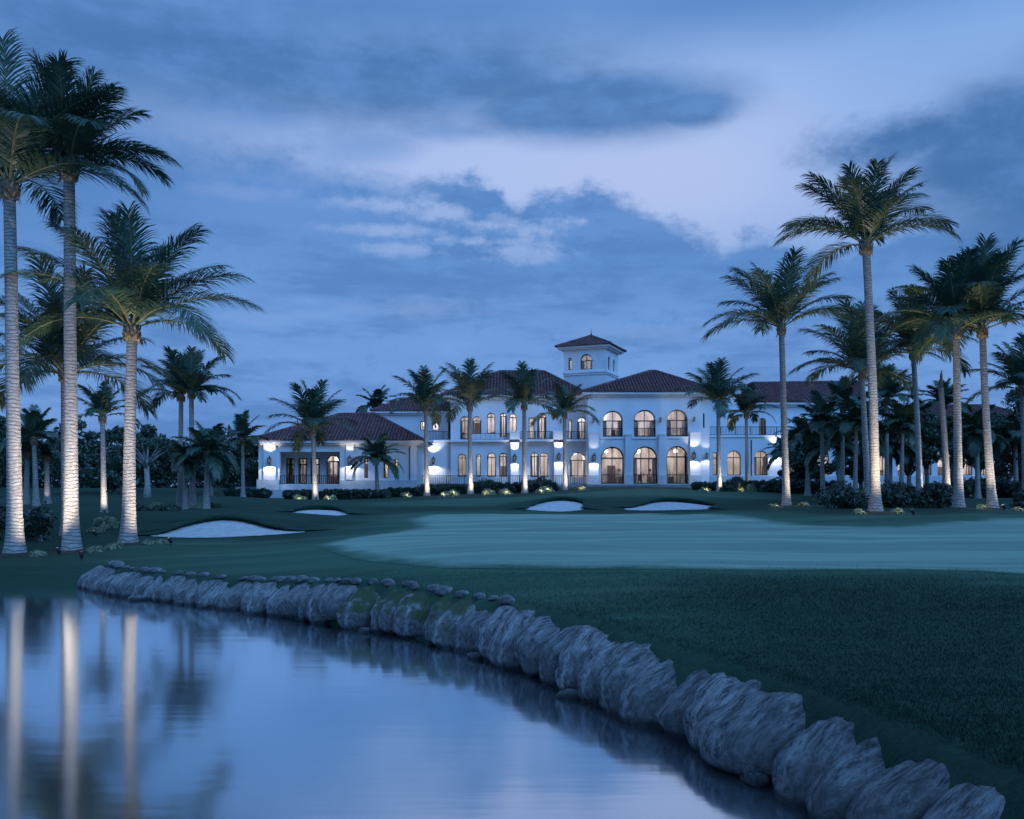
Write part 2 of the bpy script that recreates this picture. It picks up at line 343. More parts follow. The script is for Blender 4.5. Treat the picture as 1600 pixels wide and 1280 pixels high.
def rock_mat(name, moss):
    m_ = bpy.data.materials.new(name); m_.use_nodes = True; t = NT(m_.node_tree)
    p = m_.node_tree.nodes['Principled BSDF']; p.inputs['Roughness'].default_value = .78; p.inputs['Specular IOR Level'].default_value = .3
    tcn = t.node('ShaderNodeTexCoord'); o = tcn.outputs['Object']
    geo = t.node('ShaderNodeNewGeometry'); gp = t.node('ShaderNodeSeparateXYZ'); t.l.new(geo.outputs['Position'], gp.inputs[0])
    gn = t.node('ShaderNodeSeparateXYZ'); t.l.new(geo.outputs['Normal'], gn.inputs[0])
    st = t.vm('MULTIPLY', o, (4.5, 1.0, 3.6))
    a = t.noise(st, 3.2, 10, .74, .35); b2 = t.noise(t.vm('MULTIPLY', o, (2.2, .7, 1.8)), 18, 8, .72); big = t.noise(o, 1.3, 3, .5)
    oi = t.node('ShaderNodeObjectInfo').outputs['Random']
    c = t.mix(t.ss(a, .33, .64), (.034, .037, .040, 1), (.50, .49, .475, 1)); c = t.mix(t.m('MULTIPLY', oi, .55), c, t.mix(.6, c, (.05, .05, .048, 1)))
    c = t.mix(t.m('MULTIPLY', t.ss(b2, .53, .66), .7), c, (.055, .055, .05, 1))
    c = t.mix(t.m('MULTIPLY', t.ss(big, .48, .62), .6), c, (.12, .12, .115, 1))
    if moss: c = t.mix(t.m('MULTIPLY', t.ss(t.m('MULTIPLY_ADD', gn.outputs[2], .35, t.noise(o, 3.0, 5, .6)), .62, .80), .9), c, (.055, .085, .022, 1))
    wet = t.ss(t.m('MULTIPLY_ADD', b2, .10, gp.outputs[2]), .17, .08)
    c = t.mix(t.m('MULTIPLY', wet, .8), c, (.018, .018, .018, 1))
    t.put(p.inputs['Base Color'], c); t.put(p.inputs['Roughness'], t.m('MULTIPLY_ADD', wet, -.45, .78))
    b = t.node('ShaderNodeBump'); b.inputs['Strength'].default_value = 1.0; b.inputs['Distance'].default_value = .075
    t.put(b.inputs['Height'], t.m('ADD', t.m('MULTIPLY', a, 1.6), t.m('MULTIPLY', b2, .5))); t.l.new(b.outputs[0], p.inputs['Normal'])
    return m_
M['rock'] = rock_mat('limestone', False); M['rock_moss'] = rock_mat('mossy_limestone', True)

# ---------------------------------------------------------------- terrain
shore_px = [(-12.0, 24.9), (-10.8, 23.4), (-9.3, 22.2), (-7.5, 21.0), (-6.1, 19.9), (-4.7, 18.6), (-3.5, 17.6), (-2.45, 16.7), (-1.5, 15.6), (-.68, 14.6),
            (0.0, 13.1), (.62, 11.9), (1.15, 10.8), (1.58, 9.8), (1.95, 9.0), (2.22, 8.2), (2.45, 7.3), (2.66, 6.4), (2.85, 5.4), (3.05, 4.4), (3.2, 3.2), (3.4, 1.5), (3.6, -2), (4, -8)]
left_bank = [(-90, 27), (-60, 26), (-35, 25.6), (-20, 25.3), (-14.2, 25.0)]
SH = np.array(left_bank+shore_px)
POND = np.array(left_bank+shore_px+[(4, -40), (-90, -40)])
def seg_dist(x, y, P):
    d = np.full(x.shape, 1e9)
    for (ax, ay), (bx, by) in zip(P[:-1], P[1:]):
        vx, vy = bx-ax, by-ay; t = np.clip(((x-ax)*vx+(y-ay)*vy)/(vx*vx+vy*vy), 0, 1)
        d = np.minimum(d, np.hypot(x-ax-t*vx, y-ay-t*vy))
    return d
def in_poly(x, y, P):
    ins = np.zeros(x.shape, bool); n = len(P)
    for i in range(n):
        x0, y0 = P[i]; x1, y1 = P[(i+1) % n]
        c = ((y0 > y) != (y1 > y)) & (x < (x1-x0)*(y-y0)/((y1-y0) if y1 != y0 else 1e-9)+x0)
        ins ^= c
    return ins
ctrl_px = [  # px, py, Y  ->  z
 (22, 868, 29), (112, 862, 29.5), (200, 850, 31), (60, 880, 27), (150, 876, 27), (250, 868, 27), (0, 885, 26),
 (330, 862, 27), (420, 868, 25), (520, 880, 22.5), (250, 890, 23.5), (330, 896, 22.3), (450, 902, 20.8),
 (470, 846, 30), (400, 850, 30), (640, 883, 20), (540, 862, 24), (700, 886, 19.3), (850, 888, 19), (1000, 889, 18.8), (1200, 890, 18.8), (1400, 890, 19), (1600, 892, 19.2), (1850, 894, 19),
 (700, 945, 15.2), (850, 935, 15.0), (1000, 950, 13.2), (1200, 960, 12.6), (1200, 1030, 10.0), (1400, 1000, 10.8), (1600, 1000, 10.8), (1500, 1100, 7.9), (1600, 1180, 6.4), (1850, 1100, 8.0), (1850, 950, 13.5),
 (900, 838, 27.5), (700, 840, 27.5), (1200, 838, 27.5), (1500, 836, 27.5), (1750, 838, 27.5),
 (600, 826, 34), (620, 812, 42), (560, 822, 36.5), (700, 803, 48), (900, 806, 42), (1050, 803, 46), (1180, 806, 38), (1340, 812, 34), (1500, 810, 34), (1650, 806, 35),
 # bunker one and its mound
 (240, 836, 35.5), (300, 838, 34.5), (360, 838.5, 34), (430, 838, 34), (478, 834, 34.8), (350, 813, 38.2), (300, 822, 37.6), (420, 821, 37.4), (350, 804, 40.8), (280, 800, 41), (220, 798, 41), (430, 809, 40.5), (160, 806, 41), (250, 800, 44), (420, 800, 46), (500, 824, 39), (350, 800, 46),
 # bunker two
 (455, 803, 50), (500, 807, 49), (540, 804, 50), (500, 796, 54), (500, 790, 57), (430, 791, 55), (570, 794, 56), (600, 788, 62), (640, 783, 68),
 # bunkers three and four
 (830, 797, 60), (870, 800, 59), (908, 797, 60), (870, 782, 64.5), (870, 777, 68), (940, 791, 62), (940, 777, 67),
 (985, 797, 60), (1050, 798, 59.5), (1115, 795, 61), (1050, 783.5, 65), (1050, 775, 69), (1150, 788, 66), (1220, 782, 70), (950, 768, 78), (1050, 766, 80), (760, 785, 66), (700, 787, 64),
 # palms on the right
 (1229, 792, 46), (1368, 801, 38), (1500, 797, 40), (1550, 798, 40), (1300, 790, 50), (1432, 780, 56), (1650, 792, 46),
 # towards the house
 (450, 782, 84), (493, 782, 80), (560, 780, 84), (667, 776, 86), (735, 773, 87), (820, 772, 87), (883, 767, 88), (1000, 761, 95), (1124, 769, 88), (1200, 768, 85), (1300, 776, 75),
 (400, 779, 90), (1450, 768, 90), (1600, 772, 85), (1800, 772, 85),
 # left distance
 (100, 800, 45), (162, 806, 50), (50, 790, 60), (290, 794, 56), (370, 776, 80), (230, 778, 80), (0, 800, 55), (-150, 800, 50), (-150, 850, 32), (120, 786, 70), (-100, 778, 100)]
CW = np.array([(X(a, Y), Y, Z(b, Y)) for a, b, Y in ctrl_px]+
              [(x, y, 3.3) for x in (-90, -45, 0, 45, 90) for y in (104, 125)]+[(30, 10, 1.0), (30, 2, .9), (12, 2, .7), (6, 3, .62), (45, 30, 1.5), (60, 60, 2.3), (-70, 30, .8), (-60, 60, 1.9), (12, -8, .7), (30, -8, .9)])
def phi(r): return np.where(r > 1e-9, r*r*np.log(np.maximum(r, 1e-9)), 0)
def fit(P, lam=.6):
    n = len(P); d = np.hypot(P[:, None, 0]-P[None, :, 0], P[:, None, 1]-P[None, :, 1])
    K = phi(d)+lam*np.eye(n); Q = np.c_[np.ones(n), P[:, :2]]
    A = np.r_[np.c_[K, Q], np.c_[Q.T, np.zeros((3, 3))]]
    return np.linalg.solve(A, np.r_[P[:, 2], 0, 0, 0])
WGT = fit(CW)
def land(x, y):
    x = np.asarray(x, float); y = np.asarray(y, float); out = np.zeros(x.shape); xf = np.clip(x, -95, 95); yf = np.clip(y, -8, 128)
    for i in range(len(CW)): out += WGT[i]*phi(np.hypot(xf-CW[i, 0], yf-CW[i, 1]))
    out += WGT[-3]+WGT[-2]*xf+WGT[-1]*yf
    out = np.clip(out, .45, 6)
    sw = .045*np.sin(x*.55+1.3*np.sin(y*.31))*np.sin(y*.62+.8*np.sin(x*.23))+.03*np.sin(x*1.1+y*.5)*np.sin(y*1.4-.3*x)
    out += sw*np.clip((y-14)/12, 0, 1)*np.clip((70-y)/20, .15, 1)
    return np.where(y > 105, 3.3+(y-105)*.002, out) if True else out
def gz_arr(x, y):
    x = np.asarray(x, float); y = np.asarray(y, float); L = land(x, y)
    d = seg_dist(x, y, SH); s = np.where(in_poly(x, y, POND), -d, d)
    bankw = np.where((x < -11.5), 1.3, .62)
    t = np.clip(s/bankw, 0, 1); t = t*t*(3-2*t)
    lo = np.where(s < 0, np.maximum(-1.4, -.15+s*1.2), -.15); t = np.where(x < -11.5, t, t**1.25)
    return np.where(s < 0, lo, lo+(L-lo)*t)
def gz(x, y): return float(gz_arr(np.array([x]), np.array([y]))[0])
def hit(px, py, y0=6.0, y1=98.0):
    Y = np.arange(y0, y1, .04); xs = X(px, Y); zs = Z(py, Y); g = gz_arr(xs, Y)
    k = np.argmax(g >= zs)
    if not (g >= zs).any(): k = len(Y)-1
    return float(xs[k]), float(Y[k])
def axis(segs):
    out = [segs[0][0]]
    for a, b, s in segs:
        n = max(1, int(round((b-a)/s))); out += list(np.linspace(a, b, n+1)[1:])
    return np.array(out)
gx = axis([(-1500, -300, 240), (-300, -100, 25), (-100, -50, 2), (-50, -24, .6), (-24, -14, .35), (-14, 14, .2), (14, 30, .35), (30, 60, .6), (60, 100, 2), (100, 300, 25), (300, 1500, 240)])
gy = axis([(-40, 2, 1.5), (2, 30, .2), (30, 70, .3), (70, 110, .5), (110, 130, 2), (130, 300, 20), (300, 3000, 300)])
GX, GY = np.meshgrid(gx, gy); nx, ny = len(gx), len(gy)
GZ = gz_arr(GX.ravel(), GY.ravel())
idx = np.arange(nx*ny).reshape(ny, nx)
fq = np.stack([idx[:-1, :-1], idx[:-1, 1:], idx[1:, 1:], idx[1:, :-1]], -1).reshape(-1, 4)
ground = mesh_obj('ground', np.c_[GX.ravel(), GY.ravel(), GZ], fq, M['rough'], None, True); tag(ground, kind='structure')
wt = mesh_obj('pond_water', [(-120, -40, 0), (4.5, -40, 0), (4.5, 27.4, 0), (-120, 27.4, 0)], [(0, 1, 2, 3)], M['water']); tag(wt, kind='structure')

def smooth_loop(P, n=6):
    P = np.array(P); N = len(P); out = []
    for i in range(N):
        p0, p1, p2, p3 = P[i-1], P[i], P[(i+1) % N], P[(i+2) % N]
        for k in range(n):
            t = k/n; out.append(.5*((2*p1)+(-p0+p2)*t+(2*p0-5*p1+4*p2-p3)*t*t+(-p0+3*p1-3*p2+p3)*t**3))
    return np.array(out)
def sheet(name, loop, off, material, cell):
    """sheet following the ground inside a world-xy outline"""
    x0, y0 = loop.min(0); x1, y1 = loop.max(0)
    xs = np.arange(x0, x1, cell); ys = np.arange(y0, y1, cell); A, B = np.meshgrid(xs, ys); A = A.ravel(); B = B.ravel()
    L = np.vstack([loop, loop[:1]]); keep = in_poly(A, B, loop) & (seg_dist(A, B, L) > cell*.45)
    from mathutils.geometry import delaunay_2d_cdt
    vs = [Vector((float(a), float(b))) for a, b in loop]+[Vector((float(a), float(b))) for a, b in zip(A[keep], B[keep])]
    n = len(loop); res = delaunay_2d_cdt(vs, [(i, (i+1) % n) for i in range(n)], [], 1, 1e-5)
    V = np.array([(v.x, v.y) for v in res[0]]); z = gz_arr(V[:, 0], V[:, 1])+off
    o = mesh_obj(name, np.c_[V, z], [tuple(f) for f in res[2]], material, None, True); return tag(o, kind='structure')
def world_loop(pxs, Ys=None):
    return np.array([hit(a, b) for a, b in pxs])
green_px = [(1750, 893), (1500, 891), (1300, 890), (1100, 889.4), (900, 888), (760, 886.6), (680, 884.6), (620, 879), (560, 870), (522, 859), (508, 850), (540, 843), (600, 834), (650, 824), (640, 812), (670, 805), (760, 803), (900, 804), (1040, 803.5), (1130, 804), (1180, 810), (1250, 820), (1340, 823), (1430, 820), (1520, 814), (1620, 808), (1750, 806)]
gl_ = smooth_loop(world_loop(green_px), 5)
fair_px = [(150, 872), (220, 888), (330, 899), (450, 908), (560, 922), (660, 938), (740, 942), (880, 962), (1000, 985), (1120, 1010), (1080, 965), (1000, 935), (1080, 912), (1100, 899), (1400, 900), (1760, 903), (1760, 800), (1560, 801), (1340, 805), (1180, 801), (900, 800), (720, 799), (600, 806), (500, 836), (470, 843), (300, 843), (225, 848)]
fl_ = smooth_loop(world_loop(fair_px), 4)
crest_light = smooth_loop(world_loop([(560, 787), (700, 780), (860, 773), (1000, 764), (1100, 767), (1240, 773), (1240, 780), (1130, 780), (1050, 776), (960, 775), (860, 779), (760, 790), (640, 791)]), 4)  # light caught by the mound crests, painted into the turf as paler colour
def sdist(x, y, loop):
    L = np.vstack([loop, loop[:1]]); d = seg_dist(x, y, L); return np.where(in_poly(x, y, loop), d, -d)
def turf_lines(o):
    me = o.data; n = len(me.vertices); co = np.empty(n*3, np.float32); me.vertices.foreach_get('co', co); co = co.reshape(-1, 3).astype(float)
    for nm, lp in (('green_line', gl_), ('mow_line', fl_), ('crest_light_line', crest_light)):
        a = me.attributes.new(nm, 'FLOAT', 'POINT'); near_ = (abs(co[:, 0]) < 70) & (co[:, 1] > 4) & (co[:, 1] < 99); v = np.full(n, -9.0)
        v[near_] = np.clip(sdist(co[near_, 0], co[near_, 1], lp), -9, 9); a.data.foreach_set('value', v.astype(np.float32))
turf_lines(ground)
def grow(loop, d):
    c = loop.mean(0); t = np.roll(loop, -1, 0)-np.roll(loop, 1, 0); n = np.c_[t[:, 1], -t[:, 0]]; n /= np.linalg.norm(n, axis=1)[:, None]+1e-9
    if (n*(loop-c)).sum() < 0: n = -n
    return loop+n*d
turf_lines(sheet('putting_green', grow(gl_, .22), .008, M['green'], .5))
sand_px = {
 'a': [(234, 834), (262, 837.5), (310, 838.5), (370, 838.8), (430, 838), (478, 834.5), (450, 830), (424, 824.5), (390, 818.5), (350, 816), (315, 817.5), (285, 822), (255, 829)],
 'b': [(452, 803), (490, 807.5), (545, 804.5), (530, 799), (510, 796.5), (485, 797), (465, 800)],
 'c': [(820, 796), (850, 800), (885, 800.5), (910, 797), (916, 789), (900, 784), (878, 782), (855, 784), (835, 789)],
 'd': [(976, 797), (1010, 799), (1060, 799), (1095, 797.5), (1122, 792), (1105, 788), (1080, 785), (1050, 784), (1025, 786), (1000, 791)]}
bunk_Y = {'a': (34.2, 38.0), 'b': (49.3, 53.8), 'c': (59.2, 64.2), 'd': (59.6, 64.6)}
for k, P in sand_px.items():
    ylo = max(p[1] for p in P); yhi = min(p[1] for p in P); Y0, Y1 = bunk_Y[k]
    W = np.array([(X(a, Y0+(Y1-Y0)*(ylo-b)/(ylo-yhi)), Y0+(Y1-Y0)*(ylo-b)/(ylo-yhi)) for a, b in P])
    Lp = smooth_loop(W, 5)
    Lp = Lp+np.c_[np.sin(np.arange(len(Lp))*1.9)*.06, np.sin(np.arange(len(Lp))*2.7)*.05]
    sheet('bunker_sand', Lp, .02, M['sand'], .4)
    # turf lip round the back of the sand
    ymid = Lp[:, 1].min()+(Lp[:, 1].max()-Lp[:, 1].min())*.22
    order = np.arange(len(Lp)); st = int(np.argmin(Lp[:, 1])); order = np.roll(order, -st)
    seq = [i for i in order if Lp[i, 1] > ymid]
    g = grow(Lp, .0); rings = []
    hmax = .26 if k == 'a' else .34
    for q, i in enumerate(seq):
        f = math.sin(math.pi*(q+.5)/len(seq))**.5*hmax; p = Lp[i]; t = Lp[(i+1) % len(Lp)]-Lp[i-1]; n = np.array([t[1], -t[0]]); n /= np.linalg.norm(n)
        if np.dot(n, p-Lp.mean(0)) < 0: n = -n
        prof = [(.05, -.05), (.02, f*.25), (-.24, f*.72), (-.20, f*.98), (.10, f*1.05), (.6, f*.75), (1.2, f*.25), (1.9, -.03)]
        ring = []
        for o_, hgt in prof:
            xy = p+n*o_; ring.append((xy[0], xy[1], gz(xy[0], xy[1])+hgt))
        rings.append(ring)
    V = [v for r in rings for v in r]; m_ = len(rings[0])
    Fc = [(i*m_+j, i*m_+j+1, (i+1)*m_+j+1, (i+1)*m_+j) for i in range(len(rings)-1) for j in range(m_-1)]
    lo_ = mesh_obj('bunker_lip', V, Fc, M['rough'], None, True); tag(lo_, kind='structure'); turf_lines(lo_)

# short blades of rough on the near bank
def blades(n):
    rng = np.random.default_rng(12); u = rng.uniform(0, 1, n); y = 4.4+(20.5-4.4)*u**1.7; x = rng.uniform(-.3, .66, n)*y*1.0+rng.uniform(-.4, .4, n)
    d = sdist(x, y, POND); k_ = (d < -.60-.28*rng.uniform(0, 1, n)) & (rng.uniform(13, 20.5, n) > y); x = x[k_]; y = y[k_]; z = gz_arr(x, y); n = len(x); d = -d[k_]
    h_ = rng.uniform(.018, .045, n)*(1+1.1*np.exp(-((d-.7)/.22)**2)); a = rng.uniform(0, 6.28, n); w_ = rng.uniform(.0025, .0045, n)*(1+y*.06); ln = rng.normal(0, .5, (n, 2))*h_[:, None]
    V = np.stack([np.c_[x-np.cos(a)*w_, y-np.sin(a)*w_, z-.005], np.c_[x+np.cos(a)*w_, y+np.sin(a)*w_, z-.005], np.c_[x+ln[:, 0], y+ln[:, 1], z+h_]], 1).reshape(-1, 3)
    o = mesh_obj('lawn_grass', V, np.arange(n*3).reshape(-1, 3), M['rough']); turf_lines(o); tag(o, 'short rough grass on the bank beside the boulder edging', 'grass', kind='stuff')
blades(200000)

# ---------------------------------------------------------------- boulders edging the pond
def ico(sub):
    bm = bmesh.new(); bmesh.ops.create_icosphere(bm, subdivisions=sub, radius=1); v = np.array([x.co[:] for x in bm.verts]); f = np.array([[q.index for q in x.verts] for x in bm.faces]); bm.free(); return v, f
ICO = {k: ico(k) for k in (2, 3, 4, 5)}
def rock_mesh(sub, seed, ax, planes=7, keep=.78):
    v0, f = ICO[sub]; v = v0; v = np.sign(v)*np.abs(v)**np.array([.92, .66, .84]); rr = random.Random(seed); off = Vector((rr.uniform(-90, 90), rr.uniform(-90, 90), rr.uniform(-90, 90)))
    for _ in range(planes):
        n = Vector((rr.gauss(0, 1), rr.gauss(0, 1), rr.gauss(0, .8))).normalized(); n = np.array(n); h_ = rr.uniform(.62, .86)
        d = v@n; k = d > h_; v[k] -= ((d[k]-h_)*keep)[:, None]*n
    out = np.empty_like(v)
    for i, p in enumerate(v):
        q = Vector(p)
        tip = max(0.0, 1-abs(v0[i][1])**2)
        s = 1+.15*noise.noise(q*1.1+off)+.07*noise.noise(q*2.3+off)+tip*(-.10*abs(noise.noise(Vector((q.x*2.8, q.y*1.2, q.z*2.4))+off))+.028*noise.noise(Vector((q.x*8, q.y*2.0, q.z*7))+off))
        if sub > 3: s += (.25+.75*tip)*.018*noise.noise(Vector((q.x*20, q.y*6, q.z*17))+off)
        out[i] = p*s
    return out*np.array(ax), f
def shore_at(s):
    P = SH[5:]; d = np.hypot(*(P[1:]-P[:-1]).T); c = np.r_[0, np.cumsum(d)]; i = min(int(np.searchsorted(c, s, 'right'))-1, len(d)-1); t = (s-c[i])/d[i]
    p = P[i]+(P[i+1]-P[i])*t; i0, i1 = max(i-1, 0), min(i+2, len(P)-1); T = P[i1]-P[i0]; T = T/np.linalg.norm(T); return p, T, c[-1]
total = shore_at(0)[2]
s = .1; k = 0; rocks = []
rr = random.Random(21)
while s < total-8.5:
    p, T, _ = shore_at(s); N = np.array([-T[1], T[0]]);  # towards land
    if N[1] < 0 and N[0] < 0: N = -N
    if in_poly(np.array([p[0]+N[0]*.3]), np.array([p[1]+N[1]*.3]), POND)[0]: N = -N
    near = 1-min(1, max(0, (p[1]-5)/18))
    wd = rr.choice((.24, .28, .33, .38, .46))*rr.uniform(.92, 1.08)*(1.0+.42*near)
    htop = (.48+.11*near)*rr.uniform(.84, 1.08)
    rocks.append((p, T, N, wd, htop, near)); s += wd*(1.36 if p[1] > 7.2 else 1.26)
NR = len(rocks)
def ordinal(n):
    return '%d%s' % (n, 'th' if 10 <= n % 100 <= 20 else {1: 'st', 2: 'nd', 3: 'rd'}.get(n % 10, 'th'))
for i, (p, T, N, wd, ht, near) in enumerate(rocks):
    sub = 5 if p[1] < 12 else 4 if p[1] < 19 else 3
    dep = rr.uniform(.48, .56)*(1+.25*near)
    v, f = rock_mesh(sub, 100+i, (wd, dep, .345+.10*near), 7, .55)
    yaw = math.atan2(T[1], T[0])+R(rr.uniform(4, 30)); tilt = R(rr.uniform(20, 31))
    Rm = np.array(Matrix.Rotation(yaw, 3, 'Z') @ Matrix.Rotation(tilt if N@np.array([-math.sin(yaw), math.cos(yaw)]) > 0 else -tilt, 3, 'X'))
    zc = max(ht, gz(p[0]+N[0]*1.0, p[1]+N[1]*1.0)-.03)-(v@Rm.T)[:, 2].max()-rr.uniform(0, .08); c = p+N*(.40+.12*near+rr.uniform(-.07, .05))
    mossy = 5.9 < np.hypot(*(p-SH[5])) < 99 and (-3.6 < p[0] < -1.0)
    dark = 'mossy ' if mossy else ''
    o = mesh_obj('boulder', v, f, M['rock_moss' if mossy else 'rock'], None, True)
    o.location = (c[0], c[1], zc); o.rotation_euler = Matrix(Rm.tolist()).to_euler()
    size = 'broad' if wd > .5 else 'slim' if wd < .34 else 'rounded'
    lab = f'{size} {dark}grey boulder in the pond edging row, {ordinal(i+1)} from its far left end'
    if NR-i <= 9: lab = f'{size} {dark}grey boulder in the pond edging row, {ordinal(NR-i)} from its near right end'
    tag(o, lab, 'boulder', 'boulders edging the pond')
# small stones along the crest and at the water
k = 0; s = 1.0
while s < total-15.5:
    p, T, _ = shore_at(s); N = np.array([-T[1], T[0]])
    if in_poly(np.array([p[0]+N[0]*.3]), np.array([p[1]+N[1]*.3]), POND)[0]: N = -N
    crest = rr.random() < .85
    if p[1] < 14.5 and crest: s += .3; continue
    r_ = rr.uniform(.07, .13)*(1+.5*near) if crest else rr.uniform(.10, .17)
    v, f = rock_mesh(3, 900+k, (r_*1.35, r_, r_*.62), 6)
    a = rr.uniform(0, 6.28); Rm = np.array(Matrix.Rotation(a, 3, 'Z')); v = v@Rm.T
    near = 1-min(1, max(0, (p[1]-5)/18))
    c = p+N*((.74+rr.uniform(-.07, .05)) if crest else rr.uniform(-.16, -.06))
    o = mesh_obj('stone', v, f, M['rock'], None, True); o.location = (c[0], c[1], (gz(c[0], c[1])+.03) if crest else .03)
    tag(o, f'small grey stone {"behind" if crest else "before"} the boulder row, {ordinal(k+1)} small one from the left', 'stone', 'small stones packed among the boulders')
    s += rr.uniform(.26, .50); k += 1

# ---------------------------------------------------------------- palms
def frond_arrays(rng, L, az0, th0, droop, nleaf, lw, segs=14, llen=.25, twist=0.0):
    """returns (verts, quads) of leaflets and (verts, quads) of the rachis"""
    sarr = np.linspace(0, 1, segs+1); th = th0-droop*sarr**1.35
    azs = az0+twist*sarr**2
    dirs = np.stack([np.cos(th)*np.cos(azs), np.cos(th)*np.sin(azs), np.sin(th)], -1)
    pts = np.vstack([np.zeros(3), np.cumsum(dirs[:-1]*(L/segs), 0)])
    # rachis: square section
    side0 = np.stack([-np.sin(azs), np.cos(azs), np.zeros(segs+1)], -1); upv = np.cross(side0, dirs); upv *= np.sign(upv[:, 2:3]+1e-6)*1.0
    rad = (.034*(1-sarr)**.8+.006)*(L/4.2)**.5
    rv = np.stack([pts+side0*rad[:, None], pts+upv*rad[:, None]*.8, pts-side0*rad[:, None], pts-upv*rad[:, None]*.8], 1).reshape(-1, 3)
    i = np.arange(segs)[:, None]*4; kk = np.arange(4)[None]
    rf = np.stack([i+kk, i+(kk+1) % 4, i+4+(kk+1) % 4, i+4+kk], -1).reshape(-1, 4)
    # leaflets
    n = nleaf; sl = np.linspace(.14, .995, n); sl = np.repeat(sl, 2)+rng.normal(0, .004, 2*n); sl = np.clip(sl, .1, 1); sg = np.tile([1., -1.], n)
    P = np.stack([np.interp(sl, sarr, pts[:, j]) for j in range(3)], -1); T = np.stack([np.interp(sl, sarr, dirs[:, j]) for j in range(3)], -1); T /= np.linalg.norm(T, axis=1)[:, None]
    S = np.stack([np.interp(sl, sarr, side0[:, j]) for j in range(3)], -1); U = np.cross(S, T); U *= np.where(U[:, 2:3] < 0, -1, 1)
    al = np.radians(66-34*sl+rng.normal(0, 6, 2*n))[:, None]
    d = T*np.cos(al)+S*sg[:, None]*np.sin(al)*.92+U*(.30-.25*sl[:, None]+rng.normal(0, .05, (2*n, 1)))
    d /= np.linalg.norm(d, axis=1)[:, None]
    ln = (L*llen*np.sin(np.pi*(.16+.72*sl))**.8*rng.uniform(.86, 1.12, 2*n))[:, None]
    g = np.array([0, 0, -1.0]); gr = rng.uniform(.75, 1.25, (2*n, 1))
    nrm = lambda a: a/(np.linalg.norm(a, axis=1)[:, None]+1e-9)
    d1 = nrm(d+g*.04*gr); d2 = nrm(d+g*.30*gr); d3 = nrm(d+g*.70*gr)
    p0 = P; p1 = p0+d1*ln*.36; p2 = p1+d2*ln*.36; p3 = p2+d3*ln*.30
    W = nrm(np.cross(d, U)+rng.normal(0, .12, (2*n, 3)))*lw
    V = np.stack([p0-W*.35, p0+W*.35, p1-W*.5, p1+W*.5, p2-W*.36, p2+W*.36, p3-W*.05, p3+W*.05], 1).reshape(-1, 3)
    j = np.arange(2*n)[:, None]*8; q = np.array([[0, 1, 3, 2], [2, 3, 5, 4], [4, 5, 7, 6]])
    Fq = (j[:, :, None]+q[None]).reshape(-1, 4)
    return V, Fq, rv, rf
def crown_mesh(seed, L, n, nleaf, lw, lo=15, hi=88, leafm='frond', extra=None, llen=.30, stiff=1.0):
    rng = np.random.default_rng(seed); VS = []; FS = []; MI = []; b = 0
    specs = []
    for i in range(n):
        t = (i+.5)/n; th = R(hi-(hi-lo)*.86*t**1.05+rng.normal(0, 4)); a = i*2.39996+rng.normal(0, .18)+seed
        specs.append((a, th, L*rng.uniform(.90, 1.06)*(1-.10*(1-t))))
    for e in (extra or []): specs.append((R(e[0]), R(e[1]), L*e[2]))
    for a, th, l_ in specs:
        dr = min(R(88), R(20)+(R(92)-th)*.95)*rng.uniform(.88, 1.14)*stiff
        V, Fq, rv, rf = frond_arrays(rng, l_, a, th, dr, nleaf, lw, llen=llen, twist=rng.normal(0, .12))
        VS += [V, rv]; FS += [Fq+b, rf+b+len(V)]; MI += [np.zeros(len(Fq), int), np.ones(len(rf), int)]; b += len(V)+len(rv)
    return np.vstack(VS), np.vstack(FS), np.concatenate(MI), [M[leafm], M['rachis']]
def trunk_mesh(h, top, r, seed, dz=.04, n=18, flare=.8, taper=.80, bend=.0):
    rng = random.Random(seed); m_ = max(12, int(h/dz)); ph = rng.uniform(0, 6); V = np.zeros((m_+1, n, 3)); a = np.linspace(0, 2*np.pi, n, endpoint=False)
    for i in range(m_+1):
        t = i/m_; z = t*h
        rad = r*((1-(1-taper)*t)+flare*math.exp(-z/.42)*.75+.28*flare*math.exp(-z/1.5))
        ring = (z/.115+.6*noise.noise(Vector((seed, z*.6, 0)))) % 1.0
        rad *= 1+.030*(ring-.5) if dz < .06 else 1
        rj = rad*(1+.02*np.sin(a*3+z*1.1+ph)+.045*math.exp(-z/.5)*np.sin(a*6+ph))
        cx = top[0]*t+bend*math.sin(math.pi*t)*h*.02; cy = top[1]*t
        V[i, :, 0] = cx+rj*np.cos(a); V[i, :, 1] = cy+rj*np.sin(a); V[i, :, 2] = z-.15*(1 if i == 0 else 0)
    idx = np.arange((m_+1)*n).reshape(m_+1, n)
    f = np.stack([idx[:-1], np.roll(idx[:-1], -1, 1), np.roll(idx[1:], -1, 1), idx[1:]], -1).reshape(-1, 4)
    return V.reshape(-1, 3), f
